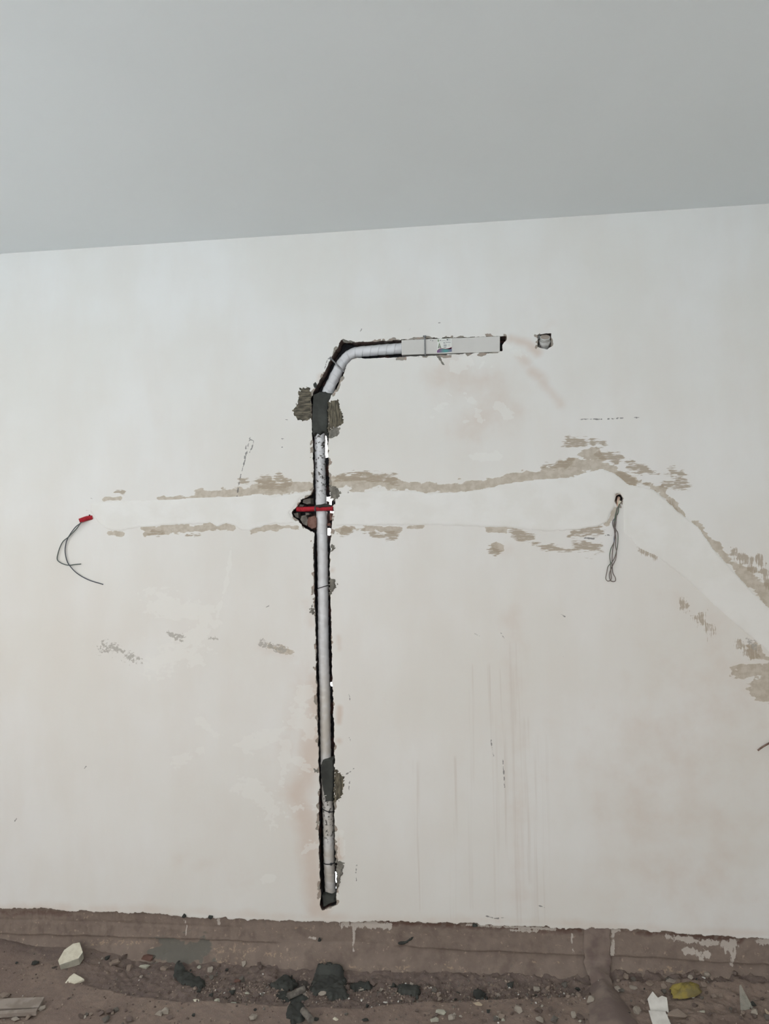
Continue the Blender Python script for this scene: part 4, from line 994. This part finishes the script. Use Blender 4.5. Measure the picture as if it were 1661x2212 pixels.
stone(980, 2153, 14, 10, 'stone_grey', 'small grey stone in the trench left of the star-shaped blotch', 57)
stone(1159, 2124, 18, 18, 'stone_grey', 'upright grey stone in the trench left of the mortar ridge', 58)
stone(1183, 2128, 12, 14, 'stone_brown', 'brown stone beside the upright grey stone', 59)
stone(1275, 2160, 24, 22, 'stone_grey', 'rounded grey stone against the left flank of the mortar ridge', 60)
stone(1239, 2194, 12, 18, 'stone_grey', 'tall grey stone on the near screed left of the ridge', 61)
stone(1165, 2203, 20, 20, 'stone_grey', 'squat grey stone at the lower edge left of the ridge', 62)
stone(1171, 2176, 8, 8, 'stone_grey', 'tiny grey stone above the squat grey stone', 63)
stone(1254, 2208, 12, 8, 'stone_green', 'pale chip at the lower edge beside the ridge', 64, 'stone_chip')
stone(1032, 2150, 13, 6, 'white', 'white chip at the foot of the star-shaped cement blotch', 65, 'stone_chip')
stone(1030, 2167, 28, 10, 'tanpaper', 'tan crumpled scrap on the screed edge below the star-shaped blotch', 66, 'crumpled_scrap', 'scrap')
stone(1294, 2127, 7, 15, 'white', 'white upright splinter on the crest of the mortar ridge', 67, 'splinter', 'chip', flat=1.3)
stone(1280, 2111, 6, 8, 'white', 'tiny white chip at the upper left of the mortar ridge', 68, 'stone_chip')
stone(1338, 2100, 18, 16, 'stone_brown', 'brown stone at the upper right of the mortar ridge', 69)
stone(1352, 2116, 12, 20, 'stone_brown', 'reddish wedge stone right of the mortar ridge', 70)
stone(1368, 2123, 16, 16, 'chunk', 'dark grey stone right of the reddish wedge stone', 71)
stone(1368, 2137, 22, 12, 'stone_grey', 'pale flat stone below the dark grey stone right of the ridge', 72)
stone(1452, 2122, 40, 20, 'stone_grey', 'broad grey stone slab behind the yellow wrapper', 73)
stone(1434, 2135, 15, 19, 'stone_brown', 'brown square stone left of the yellow wrapper', 74)
stone(1520, 2122, 11, 7, 'white', 'small pale chip right of and above the yellow wrapper', 75, 'stone_chip')
stone(1498, 2159, 9, 6, 'stone_green', 'small pale green chip below the yellow wrapper', 76, 'stone_chip')
stone(1463, 2196, 46, 28, 'stone_brown', 'large brown stone beside the white tile shards', 77)
stone(1517, 2191, 17, 6, 'stone_green', 'flat greenish splinter right of the large brown stone', 78, 'splinter')
stone(1543, 2154, 18, 14, 'stone_brown', 'brown stone midway between yellow wrapper and glass shard', 79)
stone(1579, 2177, 10, 11, 'chunk', 'small dark grey stone left of the glass shard', 80)
stone(1606, 2185, 12, 13, 'stone_brown', 'small brown stone under the glass shard', 81)
stone(1630, 2186, 16, 20, 'stone_grey', 'grey stone right of the glass shard', 82)
stone(1657, 2186, 8, 20, 'tanpaper', 'tan bone-like chip at the right edge of the floor', 83, 'stone_chip')
stone(76, 2082, 22, 16, 'cement', 'dark pebble left of the large cream block', 84)
stone(36, 2083, 12, 8, 'cement', 'small dark pebble near the left edge', 85)
stone(6, 2028, 26, 22, 'cement', 'dark lump on the wall foot at the left edge', 86, 'dark_lump', 'rubble')
stone(92, 2178, 13, 18, 'stone_grey', 'grey stone at the right end of the boards', 87)
stone(60, 2198, 18, 16, 'stone_brown', 'brown stone below the boards', 88)
stone(33, 2205, 22, 12, 'stone_grey', 'grey stone below the left part of the boards', 89)
stone(8, 2150, 26, 24, 'stone_brown', 'ochre-brown lump above the boards at the left edge', 90, 'mud_lump', 'rubble')
stone(725, 2205, 14, 9, 'gypsum', 'cream pebble at the lower edge under the heaps', 91)
stone(683, 2204, 14, 10, 'cement', 'dark pebble at the lower edge under the heaps', 92)
stone(790, 2206, 20, 10, 'cement', 'dark stone at the lower edge right of the cream pebble', 93)
stone(748, 2196, 10, 8, 'chunk', 'small purple-grey pebble on the near screed right of the dollop', 94)
slab(1424, 2190, [(-3.2, -5), (2.6, -5), (3.4, 3.2), (1.8, 3.8), (.2, 3.0), (-1.2, 5.2), (-3.6, 2.4)], .006, 'white', 'upright white tile shard with a notched top, upper of two', (.55, 0, 0), 'tile_shard', 'tile', .012)
slab(1427, 2212, [(-3.3, -4), (3.2, -4), (2.4, 3.0), (-3.4, 3.2)], .006, 'white', 'white tile shard at the lower edge, lower of two', (.25, 0, 0), 'tile_shard', 'tile', .008)
slab(1610, 2182, [(-1.8, 0), (3.2, 0), (2.6, 1.2), (-.6, 8.2), (-1.2, 8.0)], .003, 'glass', 'upright thin glass shard near the right edge of the floor', (1.35, 0, .1), 'glass_shard', 'glass')

# yellow crumpled wrapper
gx = np.linspace(-1, 1, 17); gy = np.linspace(-1, 1, 11)
A, B = np.meshgrid(gx, gy, indexing='ij')
taper = 1 - .35 * np.abs(A) ** 3
zc = .026 * (1 - B ** 2) * taper * (1 - .35 * A ** 2) + (fbm(A * 4 + 3, B * 5, 301, 4) - .5) * .020 - .012 * np.exp(-((B - .15 - .35 * A) / .10) ** 2)
p = fpos(1480, 2150)
X = A * .056 + (fbm(A * 3, B * 3, 302, 2) - .5) * .012; Yv_ = B * .045 * taper + A * .022
wr = mesh_np('candy_wrapper', np.stack([X.ravel(), Yv_.ravel(), np.maximum(zc, .0).ravel()], 1), grid_faces(17, 11), M['yellow'], None, False)
sol = wr.modifiers.new('thickness', 'SOLIDIFY'); sol.thickness = .001
wr.location = [float(c_) for c_ in (p + np.array([0, 0, .002]))]
wr.name = 'yellow_wrapper'
tag(wr, 'crumpled dusty yellow wrapper on the rubble right of the mortar ridge', 'wrapper')

# two weathered boards at the lower left
def board(px, py, L, wd_, th, ang, label, lift):
    p_ = fpos(px, py, lift)
    bm_ = bmesh.new(); add_box(bm_, (-L, -wd_ / 2, 0), (0, wd_ / 2, th))
    bmesh.ops.bevel(bm_, geom=bm_.edges[:], offset=.001, segments=1, affect='EDGES')
    o = mesh_bm('board', bm_, M['wood']); o.location = [float(c_) for c_ in p_]; o.rotation_euler = (.12, .0, ang)
    return tag(o, label, 'board')
board(90, 2178, .34, .055, .012, .14, 'wide weathered board at the lower left, behind the narrow batten', .006)
board(80, 2196, .30, .018, .016, .20, 'narrow weathered batten at the lower left, in front of the wide board', .006)

# short grey tubes lying in the rubble
def fl_tube(a_, b_, r_, label):
    pa, pb = fpos(*a_, r_ + .006), fpos(*b_, r_ + .006)
    o = tube('plastic_tube', [pa, (pa + pb) / 2, pb], r_, M['chunk'], None, 14)
    return tag(o, label, 'tube')
fl_tube((622, 2152), (658, 2140), .012, 'short grey tube half buried beside the cement heaps')
fl_tube((655, 2196), (672, 2218), .012, 'grey tube end at the lower edge below the olive dollop')

# ---- loose rubble: mid-size stones one by one, grit as one mass
rng = random.Random(11)
protos = [stone_mesh(500 + k_, 12) for k_ in range(8)]
mats = ['stone_brown', 'stone_dark', 'chunk', 'stone_brown', 'stone_dark', 'cement', 'stone_dark', 'stone_grey']
for pm, mt in zip(protos, mats): pm.materials.append(M[mt])
ZONES = [((500, 850), (2118, 2168), 42, 'rubble under the chase', 'small dark stone among the gravel in the trench under the chase'),
         ((850, 1260), (2118, 2150), 40, 'rubble left of the ridge', 'small stone among the gravel between the chase and the mortar ridge'),
         ((1330, 1661), (2105, 2205), 56, 'rubble right of the ridge', 'small stone among the gravel right of the mortar ridge'),
         ((190, 420), (2066, 2105), 16, 'rubble behind the cream block', 'small mud crumb in the gravel behind the large cream block'),
         ((170, 420), (2185, 2212), 24, 'rubble at lower left', 'small mud crumb on the near floor right of the boards'),
         ((880, 1270), (2185, 2212), 26, 'rubble at lower centre', 'small stone on the near screed left of the mortar ridge'),
         ((430, 600), (2085, 2155), 22, 'rubble beside the oval patch', 'small stone in the trench right of the oval cement patch')]
for (x0, x1), (y0, y1), n_, grp, lab in ZONES:
    for _ in range(n_):
        px, py = rng.uniform(x0, x1), rng.uniform(y0, y1)
        py += (px - 830) * .02 if y1 < 2200 else 0
        p = fpos(px, py); r_ = rng.choice([.006, .007, .009, .011, .014, .018])
        o = bpy.data.objects.new('rubble_stone', protos[rng.randrange(8)]); COL.objects.link(o)
        o.scale = (r_ * rng.uniform(.8, 1.3), r_ * rng.uniform(.8, 1.2), r_ * rng.uniform(.6, .9)); o.location = (p[0], p[1], p[2] + r_ * .35)
        o.rotation_euler = (rng.uniform(-.3, .3), rng.uniform(-.3, .3), rng.uniform(0, 6.28))
        tag(o, lab, 'stone', grp)
bm = bmesh.new()
for _ in range(2600):
    if rng.random() < .6: px, py = rng.uniform(420, 1270), rng.gauss(2140, 14)
    else: px, py = rng.uniform(-40, 1700), rng.uniform(2075, 2260)
    py += (px - 830) * .012
    p = fpos(px, max(py, 2070)); r_ = rng.uniform(.0018, .0048)
    if p[1] > -.03: continue
    mt = Matrix.Translation((float(p[0]), float(p[1]), float(p[2] + r_ * .4))) @ Matrix.Rotation(rng.uniform(0, 6), 4, Vector((rng.random(), rng.random(), rng.random() + .01))) @ Matrix.Diagonal((r_ * rng.uniform(.7, 1.6), r_, r_ * .8, 1))
    v0 = len(bm.faces)
    r__ = bmesh.ops.create_icosphere(bm, subdivisions=1, radius=1, matrix=mt)
    mi = rng.choices([0, 1, 2, 3], [7, 4, 1.2, .25])[0]
    for vv in r__['verts']:
        for f_ in vv.link_faces: f_.material_index = mi
grit = mesh_bm('gravel', bm, M['stone_dark'])
for k_ in ('stone_brown', 'chunk', 'white'): grit.data.materials.append(M[k_])
tag(grit, 'fine brown and grey grit scattered over the floor along the wall', 'gravel', kind='stuff')
